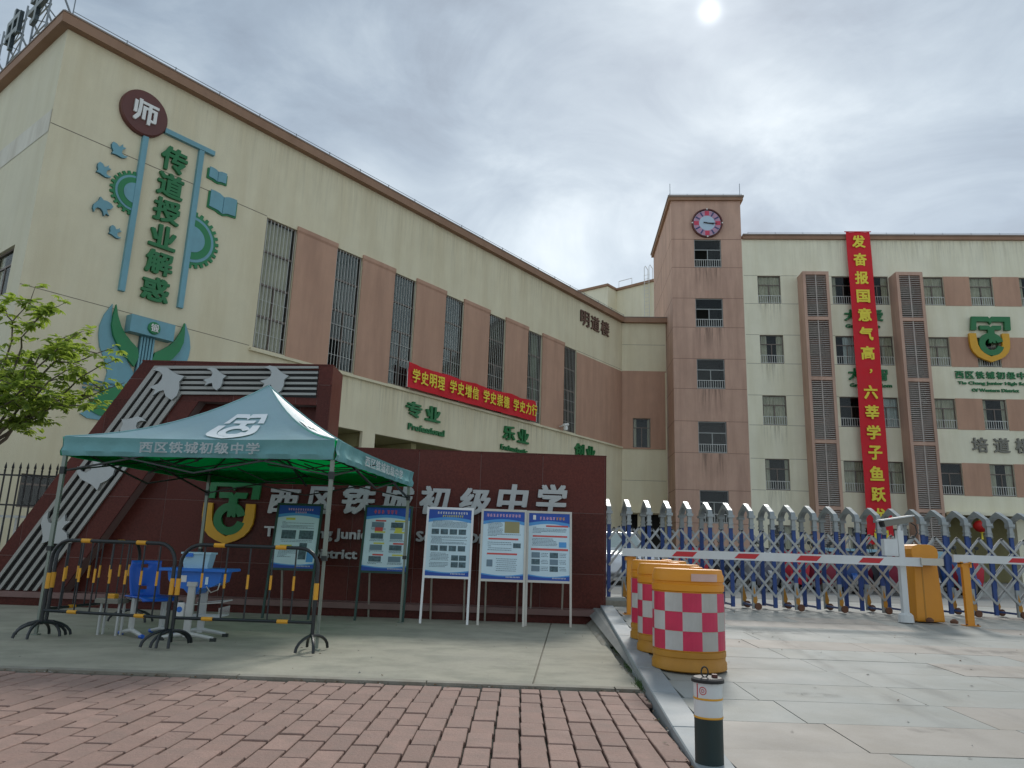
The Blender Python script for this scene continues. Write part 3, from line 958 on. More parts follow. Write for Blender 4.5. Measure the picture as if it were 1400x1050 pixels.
# louvred shafts
def shaft(x0, x1, d=1.02, top=17.62):
    f = MB()
    f.box(x0, x0 + .16, -d, 0, ZB, top).box(x1 - .16, x1, -d, -.0, ZB, top)
    f.box(x0 + .16, x1 - .16, -d + .0, -.0, top - .2, top - .002)
    zs = [top - .2]
    for zb in (14.75, 11.2, 7.6, 3.95): zs.append(zb)
    for zb in zs[1:]: f.box(x0 + .16, x1 - .16, -d + .002, -.0, zb - .1, zb + .1)
    f.quad((x0 + .16, -.02, ZB), (x1 - .16, -.02, ZB), (x1 - .16, -.02, top - .2), (x0 + .16, -.02, top - .2), 0)
    sh = f.build('louver_shaft', [SALM2, ROOM], rb)
    zs2 = zs + [ZB]
    for a, b in zip(zs2, zs2[1:]):
        z1, z0 = a - .1 if a != zs[0] else a, b + .1
        l = MB()
        mid = (x0 + x1) / 2
        l.box(mid - .03, mid + .03, -d + .03, -d + .07, z0, z1)
        nz = int((z1 - z0) / .115)
        for q in range(nz):
            z = z0 + .05 + q * (z1 - z0 - .05) / nz
            for xa, xb in ((x0 + .165, mid - .03), (mid + .03, x1 - .165)):
                l.add([(xa, -d + .03, z), (xb, -d + .03, z), (xb, -d + .10, z + .06), (xa, -d + .10, z + .06),
                       (xa, -d + .03, z + .014), (xb, -d + .03, z + .014), (xb, -d + .10, z + .074), (xa, -d + .10, z + .074)],
                      [(3, 2, 1, 0), (4, 5, 6, 7), (0, 1, 5, 4), (2, 3, 7, 6)])
        l.build('louver_panel', LOUV, sh)
        for q in range(3):
            if rc.random() < .75:
                zz = z0 + .3 + q * 1.1; xa = x0 + .2 + rc.random() * .25
                if zz + .6 > z1: continue
                MB().box(xa, xa + .8, -.6, -.2, zz, zz + .6).build('air_conditioner', GREYL, sh)
shaft(7.38, 8.86)
shaft(12.66, 14.14)

# rear block seen above the link wing
rbk = thing('rear_block', 'distant cream block with brown coping behind the roof, left of the clock tower', 'building', (7.67, 60.1, 0), math.atan2(-3.3, 3.55))
zt = 23.0
m = MB().box(0, 9, 0, 12, ZB, zt - .2).box(-.15, 9.1, -.15, 12, zt - .2, zt, 1)
m.build('wall', [CREAM2, CORN], rbk)
rbk2 = thing('rear_stair_block', 'farther cream roof block peeking out behind the rear block', 'building', (5.35 - 4.2, 60.08 + 3.42, 0), math.atan2(58.15 - 60.08, 7.72 - 5.35))
m = MB().box(0, 8.4, 0, 6, ZB, zt - .2).box(-.1, 8.5, -.15, 6.1, zt - .2, zt, 1)
m.build('wall', [CREAM2, CORN], rbk2)
# roof ladder
ld = thing('roof_ladder', 'thin steel access ladder on the rear block beside the clock tower', 'ladder', (7.67, 60.1, 0), math.atan2(-3.3, 3.55))
m = MB()
for xx in (4.1, 4.55): m.tube([(xx, -.25, 18), (xx, -.25, 24.1), (xx, -.1, 24.3), (xx, .3, 24.1), (xx, .3, 23.0)], .025, 6)
m.build('ladder_rail', RAILW, ld)
for i in range(17): MB().bar((4.1, -.25, 18.3 + i * .32), (4.55, -.25, 18.3 + i * .32), .022).build('rung', RAILW, ld)
MB().tube([(1.3, .2, 23), (1.3, .2, 23.7), (2.6, .2, 23.7), (2.6, .2, 23)], .025, 6).build('roof_hoop', RAILW, ld)

# ------------------------------------------------------------------ lettering and reliefs on the walls
def on_wall(name, label, cat, group=None, pl='L'):
    loc, a = {'L': ((AX, AY, 0), LA), 'R': ((TX, TY, 0), DF)}[pl]
    return thing(name, label, cat, loc, a, group)
def place_origin(o, x, y, z):
    """move a wall thing's empty to its own place, keeping its children where they are"""
    mw = Matrix.Translation(o.location) @ Matrix.Rotation(o.rotation_euler[2], 4, 'Z')
    o.location = mw @ Vector((x, y, z))
    for c in KIDS(o): c.location = Vector(c.location) - Vector((x, y, z))

# round plaque with one character
t = on_wall('wall_plaque', 'round maroon plaque with one white character at the top of the gable relief', 'wall sign')
MB().lathe([(0, -.16), (.69, -.16), (.73, -.12), (.73, 0)], 56, (2.42, 0, 13.93), axis='y').build('disc', MAROON, t)
glyph(t, 'character', '师', 2.05, 2.80, 13.55, 14.30, -.16, .05, WHITEP, .028)
place_origin(t, 2.42, 0, 13.93)
# blue hanging frame bars
t = on_wall('wall_frame_relief', 'thin blue bracket of two hanging bars and one crossbar on the cream wall', 'wall relief')
m = MB()
m.box(2.49, 2.66, -.12, 0, 8.17, 13.22); m.build('bar', TEAL, t)
MB().box(4.31, 4.48, -.12, 0, 8.17, 13.62).build('bar', TEAL, t)
MB().box(3.12, 4.84, -.13, 0, 13.63, 13.79).build('crossbar', TEAL, t)
place_origin(t, 3.5, 0, 8.2)
# six green characters
t = on_wall('motto_characters', 'vertical row of six green characters between the blue bars', 'wall lettering')
for ch, (z0, z1) in zip('传道授业解惑', [(12.45, 13.28), (11.58, 12.38), (10.72, 11.50), (9.86, 10.62), (9.0, 9.76), (8.14, 8.90)]):
    glyph(t, 'character', ch, 3.13, 3.98, z0, z1, -.02, .09, GREEN, .032)
place_origin(t, 3.5, 0, 8.1)

BIRD = [(1.0, .62), (.78, .70), (.62, .82), (.45, .96), (.22, 1.0), (.02, .92), (.22, .86), (.33, .74), (.30, .58), (.18, .46), (-.08, .38), (.10, .28), (.02, .10),
        (.22, .22), (.36, .24), (.42, .04), (.60, -.10), (.76, .02), (.84, .24), (.84, .46)]
def bird_poly(cx_, cz_, s, a=0, fl=1):
    o = []
    for x, z in BIRD:
        x, z = (x - .45) * fl * s, (z - .45) * s
        o.append((cx_ + x * math.cos(a) - z * math.sin(a), cz_ + x * math.sin(a) + z * math.cos(a)))
    return o
for (x, z, s_, a, lb_) in ((1.87, 12.42, .46, R(-150), 'topmost small blue bird of the wall relief, left of the blue bar'), (1.55, 11.62, .42, R(-160), 'second highest small blue bird, above the left gear'),
                           (1.70, 10.50, .52, R(95), 'third blue bird down, wings spread, below the left gear'), (2.14, 9.88, .36, R(-165), 'lowest and smallest blue bird on the cream wall')):
    t = on_wall('wall_bird', lb_, 'wall relief', 'blue birds flying up the gable wall')
    MB().prism(bird_poly(x, z, s_, a), -.09, 0, 0, 1).build('bird_body', [TEAL, DTEAL], t)
    place_origin(t, x, 0, z)

def gear(x, z, r, n, cut, label):
    t = on_wall('gear_relief', label, 'wall relief', 'gears on the gable wall')
    def part(poly): return poly
    def ringpts(rad, a0, a1, k=24): return [(x + rad * math.cos(a0 + (a1 - a0) * i / k), z + rad * math.sin(a0 + (a1 - a0) * i / k)) for i in range(k + 1)]
    a0, a1 = cut
    teeth = []
    for i in range(n):
        b = a0 + (a1 - a0) * i / n; w = (a1 - a0) / n
        for f_, rr_ in ((.0, r * .88), (.25, r * .88), (.32, r), (.75, r), (.82, r * .88)):
            teeth.append((x + rr_ * math.cos(b + w * f_), z + rr_ * math.sin(b + w * f_)))
    MB().prism(teeth + [(x + r * .05 * math.cos(a1), z + r * .05 * math.sin(a1))], -.06, 0).build('toothed_rim', GREEND, t)
    for rad, dd, mt, nm in ((.80, .075, TEAL, 'ring'), (.70, .09, GREEND, 'ring'), (.46, .105, TEAL, 'hub')):
        MB().prism(ringpts(r * rad, a0, a1), -dd, -dd + .012).build(nm, mt, t)
    place_origin(t, x, 0, z)
gear(2.50, 11.27, .70, 13, (R(88), R(272)), 'smaller half gear, left of the left blue bar')
gear(4.46, 10.52, .96, 14, (R(-92), R(92)), 'larger half gear, right of the right blue bar')
def book(x0, x1, z0, z1, label):
    t = on_wall('book_relief', label, 'wall relief', 'open books on the gable wall')
    mx_ = (x0 + x1) / 2; w = x1 - x0; h = z1 - z0
    top = [(x0 + w * u, z1 - h * v) for u, v in ((0, 0), (.15, -.01), (.32, .02), (.44, .10), (.5, .16), (.56, .10), (.68, .02), (.85, -.01), (1, 0))]
    bot = [(x0 + w * u, z0 + h * v) for u, v in ((1, 0.0), (.85, -.02), (.68, -.04), (.56, -.12), (.5, -.16), (.44, -.12), (.32, -.04), (.15, -.02), (0, 0.0))]
    MB().prism([(a - (.05 if a < mx_ else -.05), b - .05) for a, b in top + bot], -.05, 0).build('book_cover', GREEND, t)
    MB().prism(top + bot, -.09, -.051).build('pages', TEAL, t)
    MB().box(mx_ - .01, mx_ + .01, -.094, -.09, z0 - h * .13, z1 - h * .16).build('spine', DTEAL, t)
    place_origin(t, mx_, 0, z0)
book(4.76, 5.38, 12.86, 13.22, 'upper and smaller open book on the gable wall')
book(4.90, 5.86, 11.86, 12.45, 'lower and larger open book on the gable wall')
# wings and hammer emblem
t = on_wall('emblem_relief', 'big blue and green winged emblem with a hammer on the lower gable wall', 'wall relief')
def mir(p): return [(7.06 - x, z) for x, z in p]
WO = [(2.40, 7.72), (2.22, 7.35), (2.14, 6.99), (2.16, 6.7), (2.23, 6.39), (2.42, 6.05), (2.55, 5.7), (2.5, 5.2), (2.3, 4.6), (2.0, 4.4), (2.2, 4.3), (3.4, 4.3), (3.42, 5.6), (3.2, 5.95), (2.9, 6.35), (2.6, 6.75), (2.45, 7.1), (2.42, 7.4)]
WI = [(2.47, 7.71), (2.43, 7.35), (2.43, 7.07), (2.52, 6.78), (2.70, 6.5), (2.95, 6.25), (3.23, 6.0), (3.33, 6.3), (3.27, 6.56), (3.05, 6.72), (2.85, 6.9), (2.70, 7.1), (2.56, 7.4)]
MB().prism(WO, -.06, 0).build('wing', TEAL, t)
MB().prism(mir(WO), -.06, 0).build('wing', TEAL, t)
MB().prism(WI, -.15, -.062).build('inner_wing', GREEND, t)
MB().prism(mir(WI), -.15, -.062).build('inner_wing', GREEND, t)
MB().prism([(2.05, 4.6), (2.35, 4.95), (2.65, 5.25), (3.1, 5.4), (3.1, 4.45), (2.5, 4.42)], -.09, -.063).build('leaf_shape', GREEND, t)
MB().box(2.86, 4.2, -.34, -.001, 6.98, 7.50).build('hammer_head', TEAL, t)
MB().box(3.31, 3.75, -.10, 0, 3.8, 6.978).build('handle', DTEAL, t)
for i in range(5): MB().box(3.315 + i * .09, 3.37 + i * .09, -.15, -.101, 3.8, 6.97).build('handle_rib', TEAL, t)
MB().lathe([(0, -.40), (.17, -.40), (.19, -.37), (.19, -.341)], 32, (3.55, 0, 7.23), axis='y').build('badge', GREEND, t)
glyph(t, 'character', '锻', 3.43, 3.67, 7.11, 7.35, -.40, .02, WHITEP, .015)
for i in range(3): MB().box(1.9 + i * .02, 3.0, -.08, -.061, 5.35 - i * .12, 5.40 - i * .12).build('stripe', DTEAL, t)
place_origin(t, 3.5, 0, 5)

# green words along the ledge
def words(zh, en, x0, wch, gap, z0, z1, e0, e1, ez0, ez1, label, pl='L', mt=GREEN, y=-.02):
    t = on_wall('wall_lettering', label, 'wall lettering', 'green words in a row under the tall windows' if pl == 'L' else 'green words beside the long red banner', pl)
    for i, ch in enumerate(zh): glyph(t, 'character', ch, x0 + i * (wch + gap), x0 + i * (wch + gap) + wch, z0, z1, y, .1, mt, .034)
    if en: glyph(t, 'lettering', en, e0, e1, ez0, ez1, y, .06, mt, .035)
    place_origin(t, x0, 0, ez0)
words('敬业', 'Devoted', 8.72, .92, .2, 6.38, 7.05, 8.8, 10.68, 5.92, 6.14, 'green two character word partly hidden by the maroon frame, leftmost in its row')
words('专业', 'Professional', 14.5, .92, .24, 6.4, 7.06, 14.7, 16.93, 5.86, 6.14, 'green word with Professional below it, under the left end of the red banner')
words('乐业', 'Enthusiastic', 21.1, .92, .24, 6.35, 7.06, 20.95, 23.15, 5.84, 6.10, 'green word with Enthusiastic below it, under the right end of the red banner')
words('创业', '', 27.55, .95, .24, 6.3, 7.06, 27.5, 29.7, 5.84, 6.10, 'green two character word just above the right end of the sign wall')
t = on_wall('building_name', 'three dark bronze characters high on the long cream wall', 'wall lettering')
for i, ch in enumerate('明道楼'): glyph(t, 'character', ch, 28.0 + i * 1.16, 28.95 + i * 1.16, 14.03, 14.92, -.01, .08, BROWNL, .012)
place_origin(t, 28, 0, 14)

# horizontal red banner
t = on_wall('red_banner', 'wide red cloth banner with yellow characters stretched below the tall windows', 'banner')
m = MB()
n = 60
rr = random.Random(2)
for i in range(n + 1):
    u = i / n; x = 14.22 + 9.25 * u
    sag = .05 * math.sin(u * math.pi * 4) ** 2 + .05 * math.sin(u * math.pi)
    for j in range(7):
        v = j / 6
        z = 7.55 + v * (8.62 - 7.55 - sag)
        y = -.30 - .03 * math.sin(u * 40 + v * 2) - .03 * math.sin(u * 17 - v * 5) - .02 * math.sin(u * 90 + v * 9) * v
        m.v.append((x, y, z))
for i in range(n):
    for j in range(6):
        a = i * 7 + j
        m.f.append((a, a + 7, a + 8, a + 1)); m.mi.append(0)
m.build('cloth', REDB, t, smooth=True)
xs_ = 14.42
grp = ['学史明理', '学史增信', '学史崇德', '学史力行']
pitch = .515
for gi, w_ in enumerate(grp):
    for ci, ch in enumerate(w_):
        x = 14.45 + gi * 2.33 + ci * pitch
        glyph(t, 'character', ch, x, x + .44, 7.80, 8.38, -.375, .012, GOLD, .02, shear=.0)
for xx in (14.22, 23.47): MB().bar((xx, -.32, 7.54), (xx, -.3, 8.64), .02).bar((xx, -.3, 8.6), (xx + (-.15 if xx < 15 else .15), -.02, 8.7), .012).build('rope', WHITEP, t)
place_origin(t, 14.22, 0, 7.5)

# vertical red banner on the classroom building
t = on_wall('long_red_banner', 'very long vertical red banner with yellow characters hanging from the roof', 'banner', None, 'R')
m = MB()
n = 90
BX0, BX1 = 10.28, 11.66
for i in range(n + 1):
    u = i / n; z = 20.42 - u * 18.3
    for j in range(7):
        v = j / 6
        y = -.30 - .45 * min(1, u * 3) * .3 + .03 * math.sin(u * 21 + v * 3) + .022 * math.sin(v * 9 + u * 6)
        m.v.append((BX0 + (BX1 - BX0) * v - .04 * u, y, z))
for i in range(n):
    for j in range(6):
        a = i * 7 + j
        m.f.append((a, a + 7, a + 8, a + 1)); m.mi.append(0)
m.build('cloth', REDB, t, smooth=True)
txt = '发奋报国意气高，六莘学子鱼跃龙门'
for i, ch in enumerate(txt):
    zc = 19.78 - i * 1.152
    u = (20.42 - zc) / 18.3
    yb = -.345 - .45 * min(1, u * 3) * .3
    if ch == '，': glyph(t, 'character', ch, 10.98, 11.14, zc - .05, zc + .2, yb, .012, GOLD, .02)
    else: glyph(t, 'character', ch, 10.58, 11.34, zc - .40, zc + .40, yb, .012, GOLD, .034)
MB().bar((10.2, -.3, 20.44), (11.75, -.3, 20.44), .04).build('top_batten', REDB, t)
MB().bar((10.25, -.44, 2.12), (11.65, -.44, 2.12), .04).build('bottom_batten', REDB, t)
place_origin(t, 11, 0, 2.1)

# school crest
def crest(t, cx_, top, w, y, d, gm, ym, dark=None):
    s = w / 275.0
    P = lambda pts: [(cx_ + (x - 1250) * s, top - (z - 690) * s) for x, z in pts]
    A = [(1125, 690), (1238, 690), (1250, 708), (1262, 690), (1390, 690), (1385, 790), (1343, 790), (1348, 727), (1262, 727), (1250, 748), (1238, 727), (1155, 727), (1150, 790), (1112, 790)]
    B = [(1172, 757), (1238, 757), (1250, 772), (1262, 757), (1324, 757), (1318, 788), (1272, 788), (1272, 812), (1228, 812), (1228, 788), (1176, 788)]
    m = MB().prism(P(A), y - d, y); m.build('crest_roof', gm, t)
    m = MB().prism(P(B), y - d, y - .001).prism(P([(1228, 813), (1272, 813), (1272, 886), (1258, 886), (1250, 876), (1242, 886), (1228, 886)]), y - d - .004, y - .001); m.build('crest_letter', gm, t)
    c, ro, ri = (1242, 895), 84, 43
    a0, a1 = R(14), R(346)
    k = 36
    out = [(c[0] + ro * math.cos(a0 + (a1 - a0) * i / k), c[1] + ro * math.sin(a0 + (a1 - a0) * i / k)) for i in range(k + 1)]
    inn = [(c[0] + ri * math.cos(a1 - (a1 - a0) * i / k), c[1] + ri * math.sin(a1 - (a1 - a0) * i / k)) for i in range(k + 1)]
    MB().prism(P(out + inn), y - d - .002, y).build('crest_letter', gm, t)
    L1 = [(1097, 815), (1096, 880), (1100, 920), (1115, 955), (1142, 985), (1178, 1006), (1212, 1018), (1233, 1026)]
    L2 = [(1233, 986), (1212, 976), (1186, 960), (1164, 935), (1150, 900), (1146, 860), (1145, 815)]
    U = L1 + [(2466 - x, z) for x, z in L1[::-1]][1:] + [(2466 - x, z) for x, z in L2[::-1]] + L2[1:]
    MB().prism(P(U), y - d, y).build('crest_shield', ym, t)
t = on_wall('school_crest', 'large green and yellow school crest mounted over the windows of the far block', 'crest', None, 'R')
crest(t, 18.05, 15.22, 2.22, -.08, .16, GREEN, YEL)
place_origin(t, 18, 0, 12.5)
t = on_wall('school_name', 'green school name in characters and English below the crest on the far block', 'wall lettering', None, 'R')
for i, ch in enumerate('西区铁城初级中学'):
    glyph(t, 'character', ch, 15.9 + i * .565, 16.37 + i * .565, 11.56, 11.99, -.02, .06, GREEN, .03)
glyph(t, 'lettering', 'Tie Chang Junior High School', 16.0, 20.3, 11.16, 11.40, -.02, .05, GREEN, .035)
glyph(t, 'lettering', 'Of Western District', 16.72, 19.3, 10.80, 10.99, -.02, .05, GREEN, .035)
place_origin(t, 16, 0, 10.8)
t = on_wall('block_name', 'three weathered grey characters between window rows on the far block', 'wall lettering', None, 'R')
for i, ch in enumerate('培道楼'): glyph(t, 'character', ch, 16.42 + i * 1.16, 17.28 + i * 1.16, 7.33, 8.17, -.02, .07, GREYL, .022)
place_origin(t, 16.4, 0, 7.3)
words('大爱', 'Great Love', 9.95, .72, .75, 14.92, 15.6, 9.98, 11.95, 14.5, 14.72, 'green word half hidden behind the long banner, upper of the two', 'R')
words('大智', 'Great Wisdom', 9.95, .72, .75, 11.35, 12.05, 10.0, 12.35, 10.95, 11.17, 'green word half hidden behind the long banner, lower of the two', 'R')

# small wall cameras
def wallcam(pl, x, z, label):
    t = on_wall('security_camera', label, 'security camera', 'security cameras on the facades', pl)
    MB().bar((x, 0, z), (x, -.4, z + .05), .05).build('bracket', WHITEP, t)
    MB().tube([(x - .24, -.45, z + .02), (x + .22, -.42, z + .12)], .075, 10).build('camera_body', WHITEP, t)
    MB().lathe([(0, -.02), (.1, 0), (.13, .1), (.1, .22), (0, .24)], 12, (x, -.42, z - .22)).build('dome', WHITEP, t, smooth=True)
    place_origin(t, x, 0, z)
wallcam('L', 26.05, 7.72, 'white security camera beside the last tall window of the long building')
wallcam('R', 13.9, 10.15, 'white security camera on the right louvred shaft')

# rooftop characters with their truss
def roofsign(ch, w0, w1, z0, z1, label):
    ax_ = Vector((.783, -.622))
    p = Vector((AX, AY)) - ax_ * w1
    t = thing('rooftop_sign', label, 'rooftop sign', (p.x, p.y, ZT + .1), math.atan2(-.622, .783), 'rooftop characters on steel trusses')
    w = w1 - w0
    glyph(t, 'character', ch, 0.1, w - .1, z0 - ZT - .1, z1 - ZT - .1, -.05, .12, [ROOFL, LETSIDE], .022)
    m = MB()
    H = z1 - ZT - .1
    for xx in (.15, w - .15):
        m.bar((xx, .02, 0), (xx, .02, H), .05); m.bar((xx, 1.5, 0), (xx, .04, H * .95), .045); m.bar((xx, .02, H * .5), (xx, 1.1, .5), .03)
    for k in range(4):
        z = H * (k + .3) / 4
        m.bar((.15, .04, z), (w - .15, .04, z), .035)
    for k in range(3):
        za, zb = H * (k + .3) / 4, H * (k + 1.3) / 4
        m.bar((.15, .06, za), (w - .15, .06, zb), .028); m.bar((w - .15, .06, za), (.15, .06, zb), .028)
    m.build('truss', TRUSS, t)
    return t
roofsign('学', 1.95, 3.5, 16.85, 18.5, 'rooftop character nearest the building corner, on a steel truss')
roofsign('中', 4.15, 5.5, 16.75, 18.3, 'rooftop character shaped like a box with a vertical stroke, on a steel truss')
roofsign('级', 6.3, 7.75, 16.75, 18.3, 'rooftop character farthest left, only its edge inside the photo')

# ------------------------------------------------------------------ sign wall
SY = 12.1
sw = thing('sign_wall', 'maroon granite school sign wall with silver lettering and a slanted frame', 'sign wall', (0, SY, 0))
SL = .57
def slx(z, x0=-8.25): return x0 + SL * z
back = [(slx(.0) + .3, 0), (1.56, 0), (1.56, 2.58), (-2.96, 2.58), (-2.96, 3.86), (slx(3.5) + .3, 3.86 - .1), (slx(3.4) + .3, 3.4)]
m = MB().prism(back, .004, .42)
m.build('core', [GRANM], sw)
rr = random.Random(11)
def panels(conv, y0, y1, px=1.01, pz=.95, ox=1.56, oz=.73, nm='granite_panel'):
    xs = [p[0] for p in conv]; zs = [p[1] for p in conv]
    i0 = int((min(xs) - ox) / px) - 1; i1 = int((max(xs) - ox) / px) + 1
    j0 = int((min(zs) - oz) / pz) - 1; j1 = int((max(zs) - oz) / pz) + 1
    for i in range(i0, i1 + 1):
        for j in range(j0, j1 + 1):
            a, b = ox + i * px + .004, ox + (i + 1) * px - .004
            c, d = oz + j * pz + .004, oz + (j + 1) * pz - .004
            p = clip_convex([(a, c), (b, c), (b, d), (a, d)], conv)
            if p: MB().prism(p, y0 - rr.uniform(0, .001), y1).build(nm, GRAN, sw)
panels([(-2.955, .21), (1.56, .21), (1.56, 2.6), (-2.955, 2.6)], 0, .025)
inner = [(slx(.21) + 1.3, .21), (-2.96, .21), (-2.96, 3.3), (slx(3.3) + 1.3, 3.3)]
panels(inner, 0, .025)
# end face and top coping panels of the wall
MB().box(1.562, 1.585, 0, .42, .21, 2.60).build('granite_panel', GRAN, sw)
for i in range(4): MB().box(-2.93 + i * 1.13 + .002, -2.93 + (i + 1) * 1.13 - .002, -.001, .44, 2.602, 2.622).build('coping_slab', GRAN, sw)
# slanted frame in front
FY0, FY1 = -.30, -.002
legp = [(slx(.0), 0.0), (slx(.0) + 1.44, 0.0), (-5.05, 3.24), (-5.05 + .0, 3.24), (slx(3.58), 3.58)]
legp = [(slx(.05), .05), (slx(.05) + 1.44, .05), (-5.05, 3.24), (-6.20, 3.24 + .36)]
def isline(z): return -6.83 + (z - .1) * .567
legp = [(slx(.06), .06), (isline(.06), .06), (isline(3.24), 3.24), (slx(3.24), 3.24)]
core = MB().prism([(slx(.0) + .02, 0), (isline(0) - .02, 0), (isline(3.26) - .02, 3.26), (-3.14, 3.26), (-3.14, 2.6), (-2.955, 2.6), (-2.955, 3.87), (-6.03, 3.82), (slx(3.5) + .02, 3.5)], FY0 + .004, FY1)
core.build('frame_core', [GRANM], sw)
panels(legp, FY0, FY0 + .024, nm='frame_panel')
panels([(slx(3.242), 3.242), (-3.15, 3.242), (-3.15, 3.9), (-6.05, 3.87), (slx(3.56), 3.56)], FY0, FY0 + .024, nm='frame_panel')
panels([(-3.145, 2.6), (-2.93, 2.6), (-2.93, 3.9), (-3.145, 3.9)], FY0, FY0 + .024, ox=-3.4, nm='frame_panel')
MB().box(-2.953, -2.93, FY0 + .026, .42, 2.625, 3.9).build('granite_panel', GRAN, sw)
MB().prism([(-6.05, 3.872), (-2.93, 3.902), (-2.93, 3.925), (-6.05, 3.895)], FY0 - .01, .42).build('coping_slab', GRAN, sw)
# plinth
MB().prism([(slx(.1) + .1, .12), (1.6, .12), (1.6, .205), (slx(.18) + .1, .205)], -.36, -.0).build('plinth_ledge', PLINTH, sw)
MB().box(-8.1, 1.56, -.02, .1, -.05, .12).build('plinth_base', BLACK, sw)
MB().box(-8.1, 1.56, -.30, -.28, -.05, .118).build('plinth_face', GRAN, sw)
# silver strips in a black recess panel
C0, C5 = (-5.80, 3.77), (-5.36, 3.36)
y = FY0
blk = [(C0[0] - .0, C0[1] + .0), (-3.16, C0[1] + .05), (-3.16, C5[1] - .0), (C5[0], C5[1] - .0), (C5[0] - SL * (C5[1] - .22), .22), (C0[0] - SL * (C0[1] - .22), .22)]
MB().prism(blk, y - .012, y - .001).build('recess_panel', BLACK, sw)
for k in range(6):
    f_ = k / 5
    cxk, czk = C0[0] + (C5[0] - C0[0]) * f_, C0[1] + (C5[1] - C0[1]) * f_
    czt = czk + .035 * (1 - f_)
    hw = .024
    poly = [(-3.16, czt + .05 - hw + .012), (-3.16, czt + .05 + hw - .012 * 0), (cxk - .02, czk + hw), (cxk - SL * (czk - .22) - hw * 1.1, .22), (cxk - SL * (czk - .22) + hw * 1.1, .22), (cxk + .035, czk - hw)]
    MB().prism(poly, y - .055, y - .013).build('metal_strip', STRIP, sw)
for x, z, s_, a, fl in ((-5.56, 3.50, .52, R(8), 1), (-4.80, 3.60, .34, 0, 1), (-3.84, 3.62, .42, 0, 1), (-6.02, 2.76, .38, R(-20), -1), (-6.46, 2.04, .50, R(118), -1), (-6.96, 1.14, .48, R(70), -1)):
    MB().prism(bird_poly(x, z, s_, a, fl), y - .105, y - .056).build('metal_bird', SILV, sw)
# crest, characters and lettering
t_ = sw
crest(sw, -4.395, 2.02, .83, -.02, .06, GREEN, YEL)
chx = [(-3.83, -3.33, 1.51, 1.90), (-3.21, -2.80, 1.53, 1.96), (-2.66, -2.13, 1.54, 1.99), (-2.05, -1.51, 1.56, 2.01), (-1.42, -.93, 1.58, 2.03), (-.79, -.28, 1.59, 2.02), (-.18, .33, 1.60, 2.10), (.45, .95, 1.62, 2.12)]
for ch, (a, b, c, d) in zip('西区铁城初级中学', chx):
    glyph(sw, 'character', ch, a, b, c, d, -.02, .05, SILV, .036, shear=.12)
glyph(sw, 'lettering', 'Tie Chang Junior High School Of Western', -3.86, .62, 1.10, 1.31, -.02, .03, SILV, .035)
glyph(sw, 'lettering', 'District', -3.12, -2.35, .84, .99, -.02, .03, SILV, .035)

# ------------------------------------------------------------------ iron fence at the left
fe = thing('iron_fence', 'black spear topped iron fence behind the sign wall at the left', 'fence', (-8.3, 14.0, 0))
pk = MB()
pk.box(-.011, .011, -.011, .011, .262, 2.24)
pk.lathe([(.0, 2.38), (.016, 2.32), (.026, 2.27), (.010, 2.235), (.020, 2.22), (.020, 2.20), (.011, 2.19)], 6)
pme = pk.mesh('picket', FENCE)
for i in range(46): link('picket', pme, fe, (.25 - i * .139, 0, 0))
for z in (2.13, 1.58, .5): MB().box(-6.2, .4, -.014, .014, z - .015, z + .015).build('rail', FENCE, fe)
MB().box(-6.2, .4, -.05, .05, .27, .4).build('kerb_wall', CONCE, fe)
# low white railing seen through the fence
wr = thing('white_railing', 'low white metal railing seen through the iron fence', 'railing', (-10.6, 15.6, .262))
m = MB().box(-1.6, 1.6, -.03, .03, 1.12, 1.17).box(-1.6, 1.6, -.03, .03, .42, .46); m.build('rail', RAILW, wr)
for i in range(13): MB().box(-1.6 + i * .26, -1.57 + i * .26, -.015, .015, 0, 1.12).build('baluster', RAILW, wr)

# ------------------------------------------------------------------ tree behind the fence
tr = thing('small_tree', 'slender street tree with loose bright green leaves behind the iron fence', 'tree', (-9.35, 12.8, .42))
rt_ = random.Random(21)
def pathlerp(a, b, n, wob):
    a, b = Vector(a), Vector(b)
    o = []
    for i in range(n + 1):
        t = i / n
        p = a.lerp(b, t) + Vector((rt_.uniform(-1, 1), rt_.uniform(-1, 1), rt_.uniform(-1, 1))) * wob * math.sin(math.pi * t)
        p.z += .12 * math.sin(math.pi * t) * (b - a).length * .5
        o.append(p)
    return o
tk = pathlerp((0, 0, -.2), (-.1, .1, 2.4), 6, .05)
MB().tube(tk, [.11, .10, .09, .085, .08, .075, .07], 10).build('trunk', BARK, tr, smooth=True)
tips = []
ends = [(1.2, -.8, 4.75), (1.75, -1.2, 4.3), (2.3, -1.1, 3.9), (2.75, -.9, 3.7), (2.5, -1.3, 3.3), (2.9, -.7, 3.15), (2.0, -1.6, 2.9), (2.6, -1.0, 2.7), (1.2, -1.4, 3.5), (1.5, -.2, 4.0), (.3, -1.0, 4.2), (-.6, -.8, 4.8), (-1.0, .6, 4.5), (.6, 1.2, 4.4),
        (1.5, -1.5, 2.55), (-1.4, -.9, 3.6), (-.4, 1.4, 3.6), (2.2, .2, 3.3), (1.0, -1.2, 2.9), (.4, -1.6, 3.3), (2.95, -1.1, 3.45)]
for e in ends:
    st = tk[-1 - rt_.choice([0, 0, 1, 1, 2])]
    pts = pathlerp(st, e, 8, .12)
    MB().tube(pts, [.035 - .0038 * i for i in range(9)], 6).build('branch', BARK, tr, smooth=True)
    tips.append(pts)
    for q in range(4):
        k = rt_.randint(3, 7)
        e2 = pts[k] + Vector((rt_.uniform(-.6, .6), rt_.uniform(-.5, .5), rt_.uniform(-.25, .4)))
        p2 = pathlerp(pts[k], e2, 4, .05)
        MB().tube(p2, [.012, .010, .008, .006, .004], 4, caps=False).build('twig', BARK, tr)
        tips.append(p2)
lv = MB()
